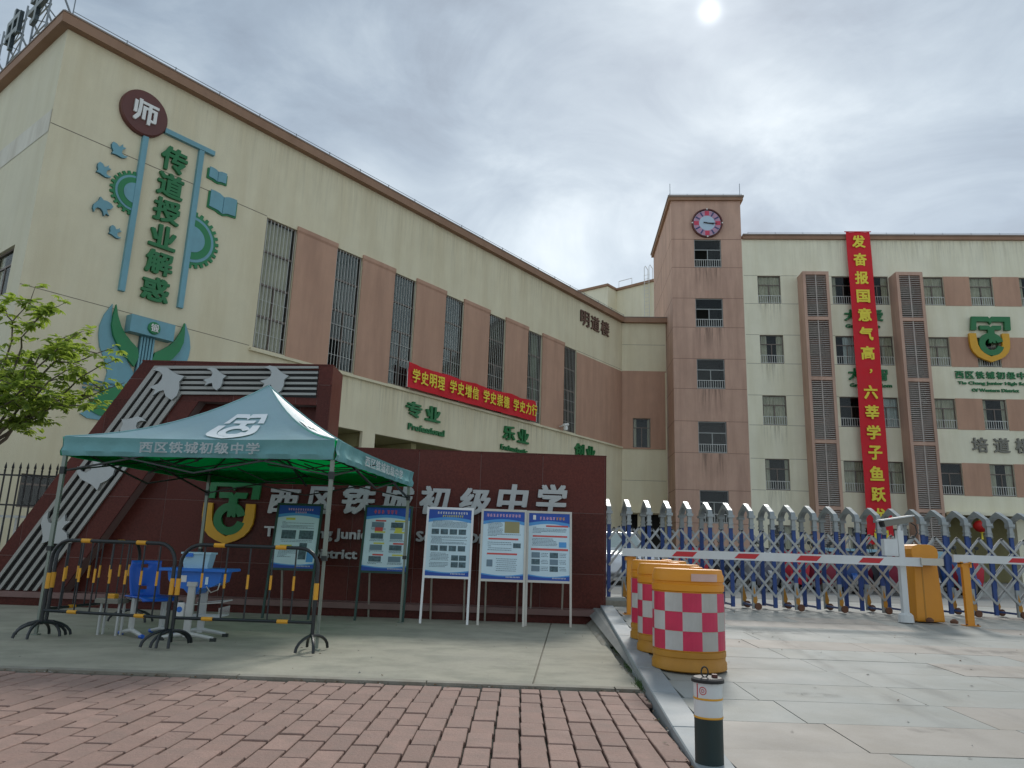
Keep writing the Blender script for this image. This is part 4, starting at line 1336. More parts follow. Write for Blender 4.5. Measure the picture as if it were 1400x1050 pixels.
def leaf(p, d, L, up_, m):
    d = d.normalized(); s = d.cross(up_)
    if s.length < .01: return
    s.normalize(); n_ = s.cross(d)
    w = L * .22
    pts = [p, p + d * L * .35 + s * w + n_ * L * .05, p + d * L * .75 + s * w * .6 + n_ * L * .02, p + d * L - n_ * L * .08, p + d * L * .75 - s * w * .6 + n_ * L * .02, p + d * L * .35 - s * w + n_ * L * .05]
    mid = p + d * L * .5 - n_ * L * .03
    lv.add(pts + [mid], [(0, 1, 6), (1, 2, 6), (2, 3, 6), (3, 4, 6), (4, 5, 6), (5, 0, 6)], m)
def base_z(p): return p.z < 3.3
for pts in tips:
    big = len(pts) > 6
    for k in range(3 if big else 1, len(pts)):
        for q in range(3):
            base = pts[k] + Vector((rt_.uniform(-.12, .12), rt_.uniform(-.12, .12), rt_.uniform(-.08, .08)))
            # a compound spray of five to seven leaflets
            ax_ = Vector((rt_.uniform(-1, 1), rt_.uniform(-1, 1), rt_.uniform(-.55, .25))).normalized()
            L = rt_.uniform(.10, .17)
            mi = 1 if rt_.random() < (.55 if base.z > 3.6 else .28) else 0
            n_ = rt_.randint(4, 7)
            for w in range(n_):
                a = (w / (n_ - 1) - .5) * 2.4
                d = Matrix.Rotation(a, 3, 'Z') @ ax_ + Vector((0, 0, rt_.uniform(-.35, .1)))
                leaf(base, d, L * rt_.uniform(.8, 1.15), Vector((rt_.uniform(-.4, .4), rt_.uniform(-.4, .4), 1)), mi)
crown = lv.build('crown', [LEAF, LEAF2], tr)
tag(crown, kind='stuff')

# ------------------------------------------------------------------ canopy tent
TC = [Vector((-5.03, 8.36)), Vector((-1.86, 7.88)), Vector((-1.44, 11.04)), Vector((-4.62, 11.5))]
CEN = sum(TC, Vector((0, 0))) / 4
te = thing('canopy_tent', 'pale green pop up canopy tent with white school lettering on its valance', 'tent', (CEN.x, CEN.y, 0))
def cpt(k, u, t, lift=0.0):
    """point on canopy side k; u 0..1 along the edge, t 0..1 towards the peak"""
    a, b = TC[k] - CEN, TC[(k + 1) % 4] - CEN
    e = a.lerp(b, u) * (1 - t)
    prof = .22 * t + .78 * t ** 2.1
    z = 2.14 + .95 * prof
    c = math.sin(u * math.pi)
    z -= .045 * c * (1 - t) * (1 if t > .02 else .4)
    z += .055 * (1 - c) ** 2 * t * (1 - t) * 4 * .6
    z += .010 * math.sin(u * 31 + k) * (1 - t) * (1 - c * .6) * min(1, t * 8)
    nrm = (a + b).normalized()
    return Vector((e.x + nrm.x * lift * .4, e.y + nrm.y * lift * .4, z + lift))
def canopy(lift, name, mt):
    m = MB(); NU, NT = 28, 16
    for k in range(4):
        o = len(m.v)
        for i in range(NU + 1):
            for j in range(NT + 1): m.v.append(tuple(cpt(k, i / NU, j / NT, lift)))
        for i in range(NU):
            for j in range(NT):
                a = o + i * (NT + 1) + j
                m.f.append((a, a + NT + 1, a + NT + 2, a + 1)); m.mi.append(0)
    return m.build(name, mt, te, smooth=True)
canopy(0, 'canopy', CANOPY)
canopy(-.012, 'lining', LINING)
for k in range(4):
    a, b = TC[k] - CEN, TC[(k + 1) % 4] - CEN
    nrm = (a + b).normalized()
    for lift, nm, mt in ((0.0, 'valance', VALAN), (-.01, 'valance_lining', LINING)):
        m = MB(); N = 60
        for i in range(N + 1):
            u = i / N
            p = a.lerp(b, u)
            edge = abs(u - .5) * 2
            for j in range(5):
                v = j / 4
                top = cpt(k, u, 0).z
                z = top - v * (top - 1.925)
                w = .010 * math.sin(u * 55 + v * 3) * v + .020 * math.sin(v * 9 + 1) * .6 + .014 * math.sin(u * 90) * edge ** 4
                m.v.append((p.x + nrm.x * (w + lift + .01), p.y + nrm.y * (w + lift + .01), z))
        for i in range(N):
            for j in range(4):
                q = i * 5 + j
                m.f.append((q, q + 1, q + 6, q + 5)); m.mi.append(0)
        m.build(nm, mt, te, smooth=True)
    # seam along the hip
    m = MB().tube([cpt(k, 0, t / 12, .004) for t in range(13)], .008, 5)
    m.build('hip_seam', CANOPY, te)
# white print on valances
for k in (0, 1):
    a, b = TC[k] - CEN, TC[(k + 1) % 4] - CEN
    nrm = (a + b).normalized(); d = (b - a).normalized(); L = (b - a).length
    me = text_mesh('西区铁城初级中学', .022, 0, 0, 1.12)
    xs = [v.co.x for v in me.vertices]; ys = [v.co.y for v in me.vertices]
    x0_, x1_ = (.30, .74) if k == 0 else (.28, .80)
    for v in me.vertices:
        u = x0_ + (x1_ - x0_) * (v.co.x - min(xs)) / (max(xs) - min(xs))
        w = (v.co.y - min(ys)) / (max(ys) - min(ys))
        p = a.lerp(b, u) + nrm * .045
        v.co = (p.x, p.y, 1.965 + .125 * w)
    me.materials.clear(); me.materials.append(TPRINT)
    link('lettering', me, te)
# white crest print on the slopes
def slope_crest(k):
    s = 1 / 275.0
    A = [(1125, 690), (1238, 690), (1250, 708), (1262, 690), (1390, 690), (1385, 790), (1343, 790), (1348, 727), (1262, 727), (1250, 748), (1238, 727), (1155, 727), (1150, 790), (1112, 790)]
    B = [(1172, 757), (1324, 757), (1318, 788), (1272, 788), (1272, 830), (1228, 830), (1228, 788), (1176, 788)]
    c, ro, ri = (1242, 895), 84, 43; a0, a1 = R(14), R(346); kk = 20
    Cc = [(c[0] + ro * math.cos(a0 + (a1 - a0) * i / kk), c[1] + ro * math.sin(a0 + (a1 - a0) * i / kk)) for i in range(kk + 1)] + [(c[0] + ri * math.cos(a1 - (a1 - a0) * i / kk), c[1] + ri * math.sin(a1 - (a1 - a0) * i / kk)) for i in range(kk + 1)]
    L1 = [(1097, 815), (1096, 880), (1100, 920), (1115, 955), (1142, 985), (1178, 1006), (1212, 1018), (1233, 1026)]
    L2 = [(1233, 986), (1212, 976), (1186, 960), (1164, 935), (1150, 900), (1146, 860), (1145, 815)]
    U = L1 + [(2466 - x, z) for x, z in L1[::-1]][1:] + [(2466 - x, z) for x, z in L2[::-1]] + L2[1:]
    m = MB()
    def fine(p):   # split long edges so the print follows the cloth
        o = []
        for i in range(len(p)):
            a, b = Vector(p[i]), Vector(p[(i + 1) % len(p)])
            n = max(1, int((b - a).length / 14))
            o += [tuple(a.lerp(b, q / n)) for q in range(n)]
        return o
    for P in (A, B, Cc, U):
        P = fine(P)
        o = len(m.v)
        tri = tessellate_polygon([[Vector((x, z, 0)) for x, z in P]])
        for x, z in P:
            v = .88 - .78 * (z - 690) / 336 * .95
            t = .13 + .62 * v
            u = .55 + (x - 1243) * s * .235 / (1 - t * .62)
            m.v.append(tuple(cpt(k, u, t, .014)))
        for t_ in tri: m.f.append(tuple(o + i for i in t_)); m.mi.append(0)
    m.build('crest_print', TPRINT, te)
slope_crest(0); slope_crest(1)
# legs, feet and scissor frame
for k in range(4):
    p = (TC[k] - CEN) * .985
    m = MB().box(p.x - .02, p.x + .02, p.y - .02, p.y + .02, .9, 2.06)
    lg = m.build('leg', TUBE, te)
    MB().box(p.x - .014, p.x + .014, p.y - .014, p.y + .014, .02, .9).build('inner_tube', TUBE, lg)
    MB().box(p.x - .035, p.x + .035, p.y - .035, p.y + .035, .0, .012).build('foot_plate', TUBE, lg)
    MB().box(p.x - .027, p.x + .027, p.y - .027, p.y + .027, 1.72, 1.80).build('slider', DARKM, lg)
    MB().box(p.x - .027, p.x + .027, p.y - .027, p.y + .027, .88, .93).build('collar', DARKM, lg)
for k in range(4):
    a, b = (TC[k] - CEN) * .98, (TC[(k + 1) % 4] - CEN) * .98
    mid = a.lerp(b, .5)
    for s_, e_ in ((a, mid), (mid, b)):
        MB().bar((s_.x, s_.y, 1.76), (e_.x, e_.y, 2.05), .03, .016).build('truss_bar', DARKM, te)
        MB().bar((s_.x, s_.y, 2.05), (e_.x, e_.y, 1.76), .03, .016).build('truss_bar', DARKM, te)
for k in range(4):
    a = (TC[k] - CEN) * .97; b = (TC[(k + 1) % 4] - CEN)
    mid = ((TC[k] - CEN) + b) * .49
    MB().tube([cpt(k, 0, t / 8, -.045) for t in range(9)], .012, 6).build('roof_strut', DARKM, te)
    MB().bar((mid.x, mid.y, 1.90), (mid.x * .06, mid.y * .06, 2.45), .022).build('roof_strut', DARKM, te)
    MB().bar((mid.x, mid.y, 2.04), (mid.x * .06, mid.y * .06, 2.2), .022).build('roof_strut', DARKM, te)
MB().tube([(0, 0, 2.15), (0, 0, 3.04)], .022, 8).build('centre_post', DARKM, te)
m = MB()
rr = random.Random(4)
for q in range(9):      # loose dark straps under the frame
    a = Vector((rr.uniform(-1.2, .9), rr.uniform(-1.4, -.4), rr.uniform(1.85, 2.05)))
    b = a + Vector((rr.uniform(.4, 1.0), rr.uniform(-.2, .5), rr.uniform(-.12, .12)))
    m.tube([a, a.lerp(b, .5) - Vector((0, 0, .07)), b], .008, 5)
m.build('loose_strap', DARKM, te)

# ------------------------------------------------------------------ crowd control barriers
def barrier(p, q, label, h=1.0, bars=7):
    p, q = Vector(p), Vector(q)
    d = q - p; L = d.length
    t = thing('crowd_barrier', label, 'barrier', (p.x, p.y, 0), math.atan2(d.y, d.x), 'black tube barriers with yellow tape under the tent')
    r_, cr = .019, .20
    pts = [(0, 0, .14)] + [(0, 0, h - cr)]
    pts += [(cr - cr * math.cos(a), 0, h - cr + cr * math.sin(a)) for a in [math.pi / 2 * i / 6 for i in range(1, 7)]]
    pts += [(L - cr + cr * math.sin(a), 0, h - cr + cr * math.cos(a)) for a in [math.pi / 2 * i / 6 for i in range(0, 7)]]
    pts += [(L, 0, .14)]
    MB().tube(pts, r_, 10).build('hoop', BARR, t, smooth=True)
    MB().tube([(0, 0, .28), (L, 0, .28)], .016, 8).build('bottom_rail', BARR, t, smooth=True)
    def tape(a, b, rad): MB().tube([a, b], rad, 10).build('yellow_band', TAPE, t)
    for u in (.27, .72): tape((L * u - .055, 0, h), (L * u + .055, 0, h), .023)
    for u in (.24, .78): tape((L * u - .055, 0, .28), (L * u + .055, 0, .28), .020)
    for u in (0, L): tape((u, 0, .50), (u, 0, .66), .024)
    for i in range(bars):
        x = L * (i + 1) / (bars + 1)
        MB().tube([(x, 0, .28), (x, 0, h - (0 if .2 < x < L - .2 else .03))], .0085, 6).build('bar', BARR, t)
        tape((x, 0, .58), (x, 0, .72), .012)
    for u in (0, L):
        for s_ in (-.03, .03):
            a = [(u + s_ * .3 - s_ * 3.2 * math.cos(k * math.pi / 10), -.24 * math.cos(k * math.pi / 10), .02 + .14 * math.sin(k * math.pi / 10)) for k in range(11)]
            MB().tube(a, .015, 7).build('foot', BARR, t, smooth=True)
    return t
barrier((-4.80, 8.10), (-3.36, 7.78), 'black barrier at the front left of the tent, below the left valance')
barrier((-3.30, 7.78), (-1.90, 7.76), 'black barrier in front of the blue desk, ending at the right tent leg', bars=5)
barrier((-4.86, 8.28), (-4.72, 9.86), 'black barrier running back along the left side of the tent')

# ------------------------------------------------------------------ desk, chair and the things on them
def legframe(t, x, y0, y1, zt, L, tips=True):
    pass
dk = thing('school_desk', 'blue plastic school desk with pale grey legs under the tent', 'desk', (-3.38, 8.52, 0), R(4))
m = MB()
top = [(-.37, -.25), (.37, -.25), (.37, .25), (-.37, .25)]
m.cbox(-.365, .365, -.24, .24, .715, .745, .008)
m.build('desk_top', BLUEP, dk)
m = MB()
tray = [(-.29, .714), (.29, .714), (.27, .60), (.20, .56), (.07, .53), (.02, .47), (-.04, .47), (-.10, .53), (-.22, .55), (-.27, .62)]
m.prism(tray, -.19, .18)
m.build('drawer_box', BLUEP, dk)
MB().box(-.16, -.08, -.194, -.191, .60, .67).build('sticker', WHITEP, dk)
MB().box(.12, .15, -.194, -.191, .58, .66).build('sticker', PBG, dk)
MB().tube([(.14, -.2, .56), (.2, -.22, .50), (.27, -.22, .53), (.28, -.2, .60)], .006, 6).build('bag_hook', STEEL, dk)
for yy_ in (-.22, .22):
    lg = MB().box(-.035, .035, yy_ - .02, yy_ + .02, .06, .60).build('leg', LEGW, dk)
    MB().add([(-.03, yy_ - .022, .04), (.03, yy_ - .022, .04), (.03, yy_ + .022, .04), (-.03, yy_ + .022, .04), (-.035, yy_ - .022, .10), (.035, yy_ - .022, .10), (.035, yy_ + .022, .10), (-.035, yy_ + .022, .10)],
             [(0, 1, 5, 4), (2, 3, 7, 6), (4, 5, 6, 7)]).tube([(-.26, yy_, .03), (-.1, yy_, .06), (0, yy_, .075), (.1, yy_, .06), (.28, yy_, .03)], [.018, .022, .026, .022, .018], 8).build('runner', LEGW, lg, smooth=True)
    for u in (-.26, .28): MB().box(u - .03, u + .03, yy_ - .02, yy_ + .02, .0, .035).build('rubber_foot', DARKM, lg)
    MB().box(-.05, .05, yy_ - .028, yy_ + .028, .56, .605).build('bracket', LEGW, lg)
m = MB()
for i in range(14):
    y_ = -.20 + .4 * i / 13
    m.tube([(.30, y_, .34), (.30, y_, .24), (-.06, y_, .24)], .003, 4)
m.tube([(-.06, -.2, .36), (.32, -.2, .40), (.32, .2, .40), (-.06, .2, .36)], .006, 6).tube([(.3, -.2, .24), (.3, .2, .24)], .005, 5)
m.build('wire_basket', LEGW, dk)

bx_ = thing('storage_box', 'frosted pale blue plastic box standing on the blue desk', 'storage box', (-3.40, 8.48, .746), R(4))
m = MB()
w0, w1, d0, d1, hh = .125, .15, .09, .11, .165
m.add([(-w0, -d0, 0), (w0, -d0, 0), (w0, d0, 0), (-w0, d0, 0), (-w1, -d1, hh), (w1, -d1, hh), (w1, d1, hh), (-w1, d1, hh)], [(3, 2, 1, 0), (0, 1, 5, 4), (1, 2, 6, 5), (2, 3, 7, 6), (3, 0, 4, 7)])
m.build('box_body', BIN, bx_)
m = MB().box(-.16, .16, -.12, -.108, .15, .17).box(-.16, .16, .108, .12, .15, .17).box(-.16, -.148, -.108, .108, .15, .17).box(.148, .16, -.108, .108, .15, .17)
m.build('rim', BIN, bx_)
MB().box(-.11, -.03, -.122, -.112, .12, .16).build('latch', BLUEP, bx_)
cn = thing('drink_carton', 'small white and blue carton under the desk, left of its wire basket', 'carton', (-3.49, 8.36, .235), R(10))
MB().cbox(-.045, .045, -.035, .035, 0, .15, .01).build('carton_body', WHITEP, cn)
MB().lathe([(0, -.037), (.03, -.037), (.03, -.036)], 16, (0, 0, .08), axis='y').build('printed_disc', BLUEP, cn)
MB().box(-.02, .02, -.012, .012, .151, .17).build('carton_cap', DARKM, cn)

ch = thing('school_chair', 'dark blue plastic school chair with grey legs, left of the desk', 'chair', (-3.93, 8.62, 0), R(-38))
m = MB()
NX, NZ = 8, 10
for i in range(NX + 1):
    for j in range(NZ + 1):
        u, v = i / NX, j / NZ
        hw = .19 * (1 - .12 * (1 - v)) * (1 if v < .9 else .93)
        y_ = (u - .5) * 2 * hw
        x_ = -.19 - .07 * v - .03 * math.sin(v * 3) + .05 * (abs(u - .5) * 2) ** 2
        m.v.append((x_, y_, .40 + .40 * v))
for i in range(NX):
    for j in range(NZ):
        if 3 <= i <= 4 and j in (2,): continue
        if i in (3, 4) and j == 8: continue
        a = i * (NZ + 1) + j
        m.f.append((a, a + 1, a + NZ + 2, a + NZ + 1)); m.mi.append(0)
o = m.build('backrest', BLUEC, ch, smooth=True)
sol = o.modifiers.new('thick', 'SOLIDIFY'); sol.thickness = .014
m = MB()
for i in range(NX + 1):
    for j in range(7):
        u, v = i / NX, j / 6
        m.v.append((-.21 + .42 * u, (v - .5) * .40, .425 - .03 * math.sin(u * 3.1) * math.sin(v * 3.1) - .04 * max(0, u - .85) * 6))
for i in range(NX):
    for j in range(6):
        a = i * 7 + j
        m.f.append((a, a + 7, a + 8, a + 1)); m.mi.append(0)
o = m.build('seat', BLUEC, ch, smooth=True)
sol = o.modifiers.new('thick', 'SOLIDIFY'); sol.thickness = .014
for yy_ in (-.17, .17):
    lg = MB().box(-.06, .0, yy_ - .018, yy_ + .018, .06, .40).build('leg', LEGW, ch)
    MB().tube([(-.24, yy_, .03), (-.1, yy_, .055), (0, yy_, .07), (.12, yy_, .05), (.22, yy_, .03)], [.018, .022, .025, .022, .018], 8).build('runner', LEGW, lg, smooth=True)
    for u in (-.24, .22): MB().tube([(u - .03, yy_, .024), (u + .03, yy_, .024)], .022, 8).build('foot_cap', BLUEC, lg)
MB().box(-.055, -.01, -.17, .17, .37, .40).build('seat_bar', LEGW, ch)
MB().tube([(-.2, -.17, .385), (-.2, .17, .385)], .012, 6).build('back_bar', LEGW, ch)
# yellow paper lying on the seat
bt = thing('water_tray', 'small clear tray with odds and ends on the floor barrier line left of the chair', 'tray', (-4.33, 8.55, .34), R(-10))
MB().cbox(-.14, .14, -.09, .09, 0, .05, .01).build('tray_body', GREYL, bt)
MB().cbox(-.04, .06, -.05, .02, .05, .10, .01).build('yellow_item', TAPE, bt)
for xx in (-.12, .10):
    for yy_ in (-.02, .06): MB().box(xx, xx + .02, yy_, yy_ + .02, -.34, 0).build('leg', LEGW, bt)

# ------------------------------------------------------------------ notice boards
def board(x0, x1, y, ztop, zbot, label, seed, fm, kind):
    w = x1 - x0
    lean = R(9)
    t = thing('notice_board', label, 'notice board', ((x0 + x1) / 2, y, 0), 0, 'poster stands in front of the sign wall')
    def P(x, z, off=0.0):   # leaning plane
        return (x, z * math.tan(lean) + off, z)
    # frame is built upright then leaned by shearing the coordinates of its own thickness
    def lb(name, xa, xb, za, zb, o0, o1, mt, par=None):
        m = MB()
        vs = []
        for z in (za, zb):
            for (xx, oo) in ((xa, o0), (xb, o0), (xb, o1), (xa, o1)): vs.append(P(xx, z, oo))
        m.add(vs, [(3, 2, 1, 0), (4, 5, 6, 7), (0, 1, 5, 4), (1, 2, 6, 5), (2, 3, 7, 6), (3, 0, 4, 7)])
        return m.build(name, mt, par or t)
    h = w / 2
    for s_ in (-1, 1):
        xa, xb = (s_ * h - .0, s_ * h + .032 * s_)
        lb('leg', min(xa, xb), max(xa, xb), 0, ztop, -.016, .016, fm)
        m = MB().bar((s_ * (h - .07), .016 + math.tan(lean) * ztop * .9, ztop * .9), (s_ * (h - .07), .62, 0), .026)
        m.build('rear_leg', STEEL, t)
    lb('frame_rail', -h, h, ztop - .034, ztop, -.015, .015, fm)
    lb('frame_rail', -h, h, zbot - .034, zbot, -.015, .015, fm)
    po = lb('poster', -h, h, zbot, ztop - .034, -.006, .006, PBG)
    H = ztop - .034 - zbot
    def fl(name, u0, u1, v0, v1, mt, k=1):   # flat print on the poster, v from the top
        return lb(name, -h + w * u0, -h + w * u1, ztop - .034 - H * v1, ztop - .034 - H * v0, -.006 - .0012 * (k + 1), -.006 - .0012 * k, mt, po)
    rr = random.Random(seed)
    def curve_band(name, v0, amp, v1, mt, k):
        m = MB(); n = 14
        for i in range(n + 1):
            u = i / n
            vv = v0 + amp * math.sin(u * math.pi)
            for v in (vv, v1):
                p = P(-h + w * u, ztop - .034 - H * v, -.006 - .0012 * k)
                m.v.append(p)
        for i in range(n): m.f.append((2 * i, 2 * i + 1, 2 * i + 3, 2 * i + 2)); m.mi.append(0)
        return m.build(name, mt, po)
    curve_band('printed_wave', .20, -.04, 0.0, PMB, 1)
    curve_band('printed_wave', .15, -.035, 0.0, PBL, 2)
    curve_band('printed_wave', .915, .03, 1.0, PMB, 1)
    curve_band('printed_wave', .935, .025, 1.0, PBL, 2)
    def glyphrow(u0, u1, v, hv, mt, k=3, name='printed_title'):
        m = MB(); n = max(3, int((u1 - u0) * w / (hv * H) * .95))
        for i in range(n):
            a = u0 + (u1 - u0) * i / n; b = a + (u1 - u0) / n * .82
            for q in range(3):
                za = ztop - .034 - H * (v + hv * (q + .0) / 3); zb = za - H * hv * .16
                aa = a + (b - a) * rr.uniform(0, .25); bb = b - (b - a) * rr.uniform(0, .25)
                o = -.006 - .0012 * k
                m.quad(P(-h + w * aa, zb, o), P(-h + w * bb, zb, o), P(-h + w * bb, za, o), P(-h + w * aa, za, o))
            xm = -h + w * (a + (b - a) * rr.uniform(.3, .7)); o = -.006 - .0012 * k
            za, zb = ztop - .034 - H * v, ztop - .034 - H * (v + hv)
            m.quad(P(xm - w * .006, zb, o), P(xm + w * .006, zb, o), P(xm + w * .006, za, o), P(xm - w * .006, za, o))
        return m.build(name, mt, po)
    def lines(u0, u1, v0, v1, n):
        m = MB()
        for i in range(n):
            v = v0 + (v1 - v0) * i / n
            u = u0 + rr.uniform(0, .03)
            while u < u1 - .02:
                l = rr.uniform(.01, .045)
                za = ztop - .034 - H * v; zb = za - H * .009
                m.quad(P(-h + w * u, zb, -.0085), P(-h + w * min(u + l, u1), zb, -.0085), P(-h + w * min(u + l, u1), za, -.0085), P(-h + w * u, za, -.0085))
                u += l + .008
                if rr.random() < .02: break
        return m.build('printed_lines', PTX, po)
    def photo(u0, u1, v0, v1, mt=PPH): return fl('printed_picture', u0, u1, v0, v1, mt, 2)
    if kind == 0:
        glyphrow(.22, .84, .045, .035, PPK); glyphrow(.4, .68, .095, .03, PPK)
        fl('printed_heading', .20, .42, .20, .235, PYE); lines(.10, .9, .26, .38, 6)
        photo(.14, .48, .40, .54); photo(.56, .90, .40, .54); lines(.12, .88, .555, .60, 2)
        fl('printed_heading', .14, .42, .635, .68, PYE); lines(.10, .55, .70, .84, 7); photo(.60, .78, .60, .86, PPH); photo(.80, .96, .74, .90, PMB)
    elif kind == 1:
        glyphrow(.16, .42, .04, .06, PRE); glyphrow(.46, .72, .04, .06, PRE); glyphrow(.90, .97, .04, .05, WHITEP)
        for c in (0, 1):
            for r_ in range(4):
                u = .12 + .44 * c; v = .20 + .18 * r_
                fl('printed_heading', u + .10, u + .34, v, v + .025, PYE if (c + r_) % 3 else PRE)
                photo(u + .02, u + .30, v + .035, v + .12, PPH if (c + r_) % 2 else PTX)
                lines(u, u + .34, v + .13, v + .165, 2)
        photo(.22, .40, .28, .38, PRE); photo(.68, .84, .30, .38, PYE)
    elif kind == 2:
        glyphrow(.20, .92, .035, .035, WHITEP); glyphrow(.32, .82, .085, .03, PYE)
        lines(.08, .92, .17, .28, 6)
        for i in range(4): photo(.09 + .21 * i, .26 + .21 * i, .30, .38)
        lines(.08, .92, .41, .53, 7)
        for i in range(4): photo(.09 + .21 * i, .26 + .21 * i, .55, .63)
        lines(.08, .52, .66, .88, 11)
        for i in range(4): photo(.58 + .18 * (i % 2), .74 + .18 * (i % 2), .69 + .10 * (i // 2), .77 + .10 * (i // 2))
    elif kind == 3:
        glyphrow(.08, .92, .04, .045, PPK)
        lines(.10, .48, .16, .34, 9); photo(.52, .88, .15, .32, OLIVE); lines(.1, .92, .34, .38, 2)
        fl('printed_heading', .14, .86, .40, .425, PRE); photo(.74, .92, .47, .54); lines(.12, .7, .46, .6, 5)
        fl('printed_heading', .12, .84, .62, .645, PRE)
        photo(.12, .26, .72, .82, PTX); lines(.34, .84, .70, .90, 7)
    else:
        glyphrow(.26, .66, .055, .045, PPK); glyphrow(.66, .90, .055, .045, TAPE)
        photo(.10, .17, .03, .10, WHITEP)
        fl('printed_heading', .42, .96, .18, .205, PRE); lines(.08, .92, .21, .31, 5)
        fl('printed_heading', .10, .94, .335, .36, PRE); lines(.08, .70, .38, .50, 6); photo(.74, .92, .43, .51, PMB)
        fl('printed_heading', .06, .96, .53, .56, PRE)
        for c in (0, 1):
            for r_ in range(3): photo(.08 + .44 * c, .28 + .44 * c, .59 + .10 * r_, .67 + .10 * r_, PPH if (c + r_) % 2 else PTX); lines(.30 + .44 * c, .48 + .44 * c, .60 + .10 * r_, .67 + .10 * r_, 3)
    glyphrow(.58, .92, .955, .02, WHITEP, 3, 'printed_footer')
    return t
board(-3.42, -2.80, 11.05, 1.64, .70, 'poster stand with dark frame seen between the middle tent legs, leftmost of the boards', 1, GRNFR, 0)
board(-2.13, -1.47, 11.18, 1.66, .70, 'poster stand with dark green frame and red title, beside the rear right tent leg', 2, GRNFR, 1)
board(-1.18, -.54, 11.10, 1.66, .66, 'poster stand with bright white frame and two rows of small photos', 3, STEELW, 2)
board(-.36, .26, 11.12, 1.66, .64, 'steel poster stand with one green photo at the upper right of its sheet', 4, STEEL, 3)
board(.33, .95, 11.25, 1.66, .64, 'steel poster stand with red headings, rightmost of the boards', 5, STEEL, 4)

# ------------------------------------------------------------------ traffic barrels
def barrel(x, y, label, rz, patch):
    z = rampz(y)
    t = thing('traffic_barrel', label, 'traffic barrel', (x, y, z), rz, 'orange barrels beside the kerb')
    r_ = .318
    MB().lathe([(0, .005), (r_ - .01, .005), (r_ + .005, .015), (r_ + .005, .07), (r_ - .006, .085), (r_ - .006, .115), (r_, .122), (r_, .165), (r_ - .012, .172)], 48).build('base', OCHRE, t, smooth=True)
    m = MB().lathe([(r_ - .012, .172), (r_ - .014, .66), (r_ - .002, .668), (r_, .72), (r_ - .012, .728), (r_ - .012, .742), (r_ - .002, .75), (r_ - .004, .80), (r_ - .012, .81), (r_ - .02, .85), (r_ - .05, .855), (r_ - .07, .84), (0, .835)], 48)
    m.build('shell', ORANGE, t, smooth=True)
    m = MB(); N = 12; rr_ = r_ - .004
    for i in range(N):
        for j in range(3):
            for s in range(4):
                a0 = 2 * math.pi * (i + s / 4) / N; a1 = 2 * math.pi * (i + (s + 1) / 4) / N
                z0, z1 = .180 + j * .158, .178 + (j + 1) * .158
                m.quad((rr_ * math.cos(a0), rr_ * math.sin(a0), z0), (rr_ * math.cos(a1), rr_ * math.sin(a1), z0), (rr_ * math.cos(a1), rr_ * math.sin(a1), z1), (rr_ * math.cos(a0), rr_ * math.sin(a0), z1), (i + j) % 2)
    m.build('reflective_sleeve', [CHKR, CHKW], t, smooth=False)
    if patch:
        m = MB()
        for s in range(6):
            a0 = R(-98 + s * 7.5) - rz; a1 = R(-98 + (s + 1) * 7.5) - rz; q = r_ + .006
            m.add([(q * math.cos(a0), q * math.sin(a0), .752), (q * math.cos(a1), q * math.sin(a1), .752), (q * math.cos(a1), q * math.sin(a1), .815), (q * math.cos(a0), q * math.sin(a0), .815)], [(0, 1, 2, 3)])
        m.build('clear_patch', mat('pinkish_patch', (.62, .40, .33), .4), t)
    m = MB().lathe([(0, .838), (.06, .84), (.06, .865), (.05, .87), (0, .87)], 16, (.1, .05, 0)); m.build('filler_cap', ORANGE, t, smooth=True)
barrel(1.64, 6.90, 'orange barrel with red and white checks, nearest and fully visible', R(8), True)
barrel(1.66, 7.78, 'orange barrel in the middle of the three, mostly behind the nearest one', R(22), False)
barrel(1.73, 8.62, 'orange barrel farthest back, half hidden behind the other barrels', R(3), False)

# ------------------------------------------------------------------ bollard at the kerb end
bo = thing('bollard', 'dark green and white round bollard at the front end of the kerb', 'bollard', (1.075, 4.12, 0))
r_ = .072
MB().lathe([(r_, -.02), (r_, .235)], 32).build('lower_post', BOLG, bo, smooth=True)
MB().lathe([(r_ + .001, .236), (r_ + .001, .405)], 32).build('white_sleeve', WMET, bo, smooth=True)
for z in (.232, .322): MB().lathe([(r_ + .002, z), (r_ + .003, z + .002), (r_ + .003, z + .008), (r_ + .002, z + .01)], 32).build('yellow_line', TAPE, bo)
MB().lathe([(0, .405), (r_ + .012, .405), (r_ + .012, .42), (r_, .428), (0, .43)], 32).build('cap', BLACK, bo)
pts = [(-.02 + .018 * math.sin(a) , -.02, .455 + .026 * math.cos(a)) for a in [2 * math.pi * i / 14 for i in range(15)]]
MB().tube(pts, .004, 6).build('ring', DARKM, bo)
MB().box(.02, .045, -.03, 0, .43, .445).build('padlock', MAROON, bo)
m = MB()
for k in range(15):
    a0, a1 = 2 * math.pi * k / 15, 2 * math.pi * (k + 1) / 15
    q = r_ + .0022
    for ri, ro in ((.016, .020), (.006, .009)):
        P4 = [(ri, a0), (ro, a0), (ro, a1), (ri, a1)]
        v4 = []
        for rad, a in P4:
            du, dz = rad * math.cos(a), rad * math.sin(a)
            th = -math.pi / 2 - .62 + du / q
            v4.append((q * math.cos(th), q * math.sin(th), .368 + dz))
        m.add(v4, [(0, 1, 2, 3)])
m.build('round_emblem', REDS, bo)
m = MB()
for k in range(3):
    a0 = -math.pi / 2 - 1.1 + k * .03
    m.quad((q * math.cos(a0), q * math.sin(a0), .325), (q * math.cos(a0 + .03), q * math.sin(a0 + .03), .325), (q * math.cos(a0 + .03), q * math.sin(a0 + .03), .40), (q * math.cos(a0), q * math.sin(a0), .40))
m.build('red_edge', REDS, bo)

